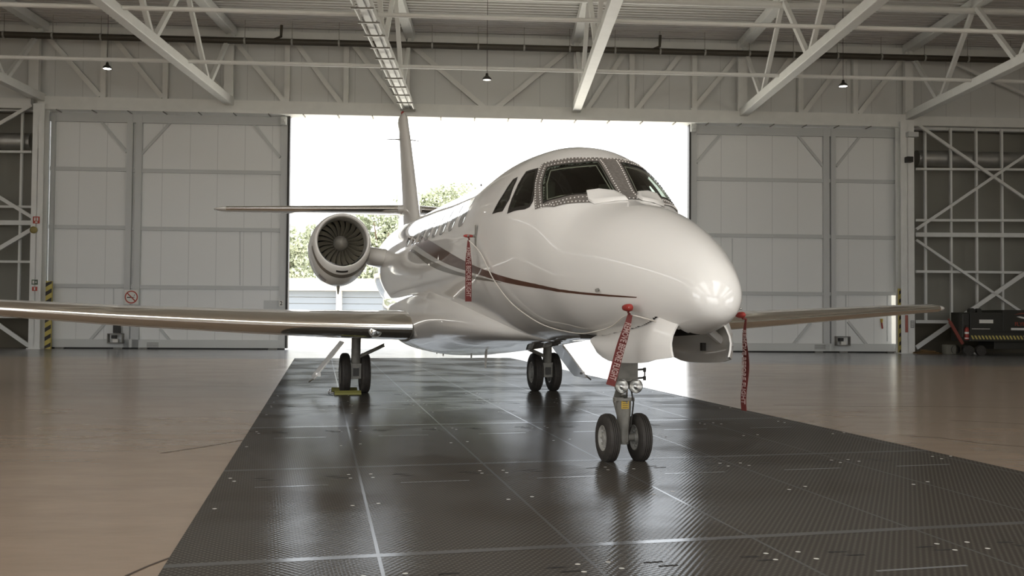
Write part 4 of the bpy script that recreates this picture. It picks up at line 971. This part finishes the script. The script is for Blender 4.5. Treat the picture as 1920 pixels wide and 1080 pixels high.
gearbox(215, 634, 'door drive with dark control box at the foot of the left door'); gearbox(1582, 639, 'door drive in a frame at the foot of the right door', False)
# wall device boxes near right column top
u, z = wp(1703, 300, .95); e = empty('security_camera', W(u, .95, z), 'black box camera on the right column below the light box', 'camera'); m = MB(); wbox(m, u-.13, u+.1, .92, 1.15, z-.1, z+.1); m.build('camera_housing', M_BLACK, e, bevel=.01); m = MB(); wbox(m, u+.1, u+.16, .9, 1.0, z-.07, z+.03); m.build('camera_bracket', M_DOORF, e)
m = MB(); u, z = wp(1709, 253, .95); wbox(m, u-.2, u+.2, .91, 1.1, z-.09, z+.09); tag(m.build('junction_box', M_DOORF, bevel=.01), 'pale grey box on the right column above the black camera', 'junction box')
m = MB(); u, z = wp(63, 431, .95); m.lathe(W(u, .92, z), WN, [(0, .12), (.06, .12), (.09, .08), (.1, 0)], 20); tag(m.build('alarm_bell', mat('bell_ochre', (.3, .24, .08), .5)), 'small ochre alarm bell on the left column under the fire sign', 'alarm')
for (x, y, lb) in ((532, 227, 'left'), (1300, 240, 'right')):
    u, z = wp(x, y, .4); m = MB(); wbox(m, u-.1, u+.1, .3, .48, z-.14, z+.16); wbox(m, u-.06, u+.06, .48, .54, z-.05, z+.05); tag(m.build('door_sensor', M_WALL, bevel=.02), 'pale sensor box at the top '+lb+' corner of the open doorway', 'sensor')
u, z = wp(1656, 605, .4); e = empty('hanging_tool', W(u, .3, z), 'small yellow tool with a red strap hanging on the right door', 'tool'); m = MB(); m.tube([W(u, .27, z+.14), W(u, .27, z+.0)], [.05, .035], 8); m.build('tool_head', M_YPLAC, e); m = MB(); m.beam(W(u, .27, z), W(u+.03, .27, z-.22), .03, .05); m.build('tool_strap', M_REDL, e)
u, z = wp(1405+0, 651, .3)
# ventilation grille in the bottom rail
u, z = wp(1538, 651, .32); m = MB()
for k in range(5): wbox(m, u-.2, u+.2, .3, .312, z-.07+k*.035, z-.055+k*.035)
m.build('rail_grille', M_GEAR, d3)
u, z = wp(286, 647, .32); m = MB()
for k in range(5): wbox(m, u-.2, u+.2, .3, .312, z-.07+k*.035, z-.055+k*.035)
m.build('rail_grille', M_GEAR, d2)

# ================================================================ ground support cart
CS = 2.6   # metres in front of the wall
def cpx(x, y, s=CS): return wp(x, y, s)
cu0 = cpx(1805, 620)[0]; cart = empty('service_cart', W(cu0+1.4, CS-.6, 0), 'long dark service cart with yellow striped edge by the right wall', 'service cart')
def cb(name, x0, x1, y0, y1, s0, s1, mt, par=cart, bev=.01):
    a = cpx(x0, y1); b = cpx(x1, y0); m = MB(); wbox(m, a[0], b[0], s0, s1, a[1], b[1]); return m.build(name, mt, par, bevel=bev)
cb('front_cabinet', 1819, 1880, 586, 622, CS-1.3, CS, M_CART); cb('rear_cabinet', 1880, 1985, 582, 622, CS-1.35, CS+.02, M_CART)
cb('end_post', 1806, 1818, 588, 632, CS-.3, CS-.02, M_CART); cb('chassis', 1819, 1985, 622, 640, CS-1.3, CS-.02, M_CART)
cb('skirt', 1872, 1985, 640, 655, CS-1.3, CS-.25, M_CART)
cb('label_plate', 1836, 1862, 599.5, 606, CS, CS+.01, M_SIGNW, bev=0); cb('white_strip', 1895, 1985, 615.5, 619, CS+.02, CS+.03, M_SIGNW, bev=0); cb('chrome_trim', 1822, 1856, 616, 617.3, CS, CS+.015, M_STEEL, bev=0)
a = cpx(1820, 636); b = cpx(1985, 630); m = MB(); wbox(m, a[0], b[0], CS-.01, CS+.005, a[1], b[1]); m.build('hazard_edge', M_YBLK, cart)
m = MB(); uu = a[0]
while uu < b[0]: m.add([W(uu, CS+.008, b[1]), W(uu+.06, CS+.008, b[1]), W(uu+.13, CS+.008, a[1]), W(uu+.07, CS+.008, a[1])], [(0, 1, 2, 3)]); uu += .125
m.build('hazard_stripes', M_YEL, cart, flip=False)
for (x, lb) in ((1822, 0), (1845, 0), (1975, 0)):
    a = cpx(x, 652); m = MB(); m.lathe(W(a[0], CS-.3, .17), WN, [(0, 0), (.0, .17), (.02, .18), (.12, .18), (.14, .17), (.14, .0)], 28); m.build('cart_wheel', M_RUBBER, cart, auto=40)
    m = MB(); m.lathe(W(a[0], CS-.3, .17), WN, [(-.9, .16), (-.76, .16)], 20); m.build('cart_axle', M_BLACK, cart)
for x, r in ((1835, .10), (1848, .09)):
    a = cpx(x, 583); m = MB(); m.lathe(W(a[0], CS-.6, a[1]), WN, [(0, 0), (0, r), (.2, r), (.2, 0)], 20); m.build('cart_top_filler', M_CART, cart, auto=40)
m = MB(); p0 = W(cpx(1778, 598)[0], CS, cpx(1778, 598)[1]); p1 = W(cpx(1805, 645)[0], CS, cpx(1805, 645)[1]); m.beam(p0+(p1-p0)*.1, p1, .05, .1); m.beam(p0, p0+(p1-p0)*.12, .04, .05); m.build('tow_bar', mat('tow_bar_red', (.2, .035, .02), .5), cart)
a = cpx(1911, 608); text_mb('FLYING', .18, W(a[0]+.12, CS+.03, a[1]), WU, UPV).build('cart_lettering', mat('cart_red_letters', (.3, .05, .03), .5), cart)
m = MB(); q = [cpx(*p) for p in ((1905, 594), (1912, 593), (1935, 599), (1935, 601), (1915, 597))]; m.prism([W(p[0], CS+.025, p[1]) for p in q], WN*.006)
q = [cpx(*p) for p in ((1900, 590), (1915, 587), (1932, 588), (1932, 589.5), (1915, 588.5))]; m.build('cart_emblem', M_SIGNW, cart); m = MB(); m.prism([W(p[0], CS+.025, p[1]) for p in q], WN*.006); m.build('cart_emblem', MATS['cart_red_letters'], cart)
# extinguisher on the cart end
a = cpx(1811, 625); e = empty('fire_extinguisher', W(a[0], CS+.02, .5), 'red fire extinguisher strapped to the end of the dark cart', 'fire extinguisher')
m = MB(); zc = a[1]; m.lathe(W(a[0], CS+.06, zc-.22), UPV, [(0, 0), (0, .065), (.02, .07), (.36, .07), (.41, .05), (.43, .02)], 20); m.build('cylinder', M_REDL, e, auto=40)
m = MB(); m.lathe(W(a[0], CS+.06, zc-.22), UPV, [(.2, .072), (.27, .072)], 20); m.lathe(W(a[0], CS+.06, zc-.22), UPV, [(.04, .072), (.07, .072)], 20); m.build('label_band', M_SIGNW, e)
m = MB(); m.tube([W(a[0], CS+.06, zc+.2), W(a[0], CS+.06, zc+.27), W(a[0]+.07, CS+.06, zc+.26)], .015, 8); m.tube([W(a[0]+.02, CS+.06, zc+.24), W(a[0]+.1, CS+.08, zc+.1), W(a[0]+.09, CS+.08, zc-.1)], .01, 6); m.build('valve', M_BLACK, e)
# grey block and coiled hose on the floor
a = wp(1780, 640, 1.6); b = wp(1806, 640, 1.6); m = MB(); wbox(m, a[0]-.05, b[0]-.2, 1.15, 1.5, 0, .34); tag(m.build('concrete_block', mat('block_grey', (.2, .19, .155), .8), bevel=.02), 'grey block on the floor between brace and dark cart', 'block')
m = MB(); u, _ = wp(1738, 655, 1.2)
P = [W(u+.55*math.cos(t)*(1-.012*k), 1.2+.3*math.sin(t), .03+.025*(k//12)) for k, t in enumerate(np.linspace(0, 18, 60))]
m.tube(P, .02, 6); tag(m.build('coiled_hose', mat('hose_brown', (.14, .08, .03), .6), smooth=True), 'coiled brown hose on the floor behind the right column', 'hose')
m = MB(); a = gp(1832, 664); m.box(a+V(0, 0, .03), (.2, .12, .06)); tag(m.build('wheel_chock', M_SIGNW, bevel=.01), 'small pale chock on the floor in front of the dark cart', 'wheel chock')

# ================================================================ OUTSIDE
def out(x, y, D): d = ray(x, y); return CAM+d*(D/d[1])
YD = 60.0
bld = empty('garage_building', (out(620, 600, YD)[0], YD, 0), 'low pale garage building with blue-grey shutters outside the hangar', 'building')
xA, xB = out(380, 600, YD)[0], out(1500, 600, YD)[0]; zr0 = out(600, 545, YD)[2]; zr1 = out(600, 522, YD)[2]
m = MB(); m.box(((xA+xB)/2, YD+4, (zr0+zr1)/2), (xB-xA, 8.4, zr1-zr0)); m.build('roof_band', M_CREAM, bld)
m = MB(); m.box(((xA+xB)/2, YD+4.3, zr0/2), (xB-xA, 7.9, zr0)); m.build('building_wall', M_CREAM, bld)
px_ = out(635, 600, YD)[0]; w_ = (out(735, 600, YD)-out(635, 600, YD))[0]; 
for k in range(-2, 9):
    x = px_+k*w_*1.5; m = MB(); m.box((x, YD+.1, zr0/2), (.3, .4, zr0)); m.build('pillar', M_SIGNW, bld)
    m = MB()
    for j in range(7): m.box((x+w_*.75, YD+.28, zr0/7*(j+.5)), (w_*1.5-.3, .06, zr0/7-.03))
    m.build('shutter', M_SHUT, bld)
def tree(cx, cy, hgt, wid, n, lab, mt, seed, base=0.):
    rnd = random.Random(seed); e = empty('tree', (cx, cy, 0), lab, 'tree', 'trees beyond the garage building')
    m = MB(); m.tube([(cx, cy, 0), (cx+.1, cy, hgt*.3), (cx, cy, hgt*.6)], [.3, .22, .1], 8)
    for k in range(6):
        q = rnd.uniform(0, 6.28); m.tube([(cx, cy, hgt*(.25+.06*k)), (cx+wid*.3*math.cos(q), cy+wid*.3*math.sin(q), hgt*(.45+.07*k))], [.12, .04], 6)
    m.build('trunk', M_BARK, e)
    cl = [(rnd.gauss(0, .21)*wid, rnd.gauss(0, .18)*wid, hgt*rnd.uniform(.3, .86)) for _ in range(38)]
    vs = []; fs = []
    for k in range(n):
        c = cl[rnd.randrange(len(cl))]; rr = wid*.13*(1.25-c[2]/hgt*.35); th = rnd.uniform(0, 6.28); ph = math.acos(rnd.uniform(-1, 1)); r = rr*rnd.uniform(.75, 1.05)
        p = V(cx+c[0]+r*math.sin(ph)*math.cos(th), cy+c[1]+r*math.sin(ph)*math.sin(th), c[2]+r*.85*math.cos(ph))
        a = nrm(V(rnd.gauss(0, 1), rnd.gauss(0, 1), rnd.gauss(0, 1))); b = nrm(np.cross(a, V(rnd.gauss(0, 1), rnd.gauss(0, 1), rnd.gauss(0, 1)))); s_ = rnd.uniform(.11, .22)
        i = len(vs); vs += [p-a*s_, p+b*s_*.6, p+a*s_, p-b*s_*.6]; fs.append((i, i+1, i+2, i+3))
    m = MB(); m.add(vs, fs); m.build('foliage', mt, e, flip=False)
def px_tree(x, ytop, D, wpx, n, lab, mt, seed):
    p = out(x, ytop, D); tree(p[0], D, p[2], wpx/FPX*D, n, lab, mt, seed)
px_tree(548, 398, 76, 120, 9000, 'pale green tree seen left of the engine in the doorway', M_LEAF2, 1)
px_tree(712, 372, 80, 150, 12000, 'broad green tree seen between the engine and the tail fin', M_LEAF, 2)
px_tree(815, 318, 88, 170, 10000, 'round treetop seen just right of the tail fin', M_LEAF2, 3)
px_tree(630, 425, 90, 140, 9000, 'tree mostly hidden behind the engine', M_LEAF, 4)
px_tree(900, 400, 96, 150, 6000, 'tree hidden behind the jet cabin', M_LEAF, 5)
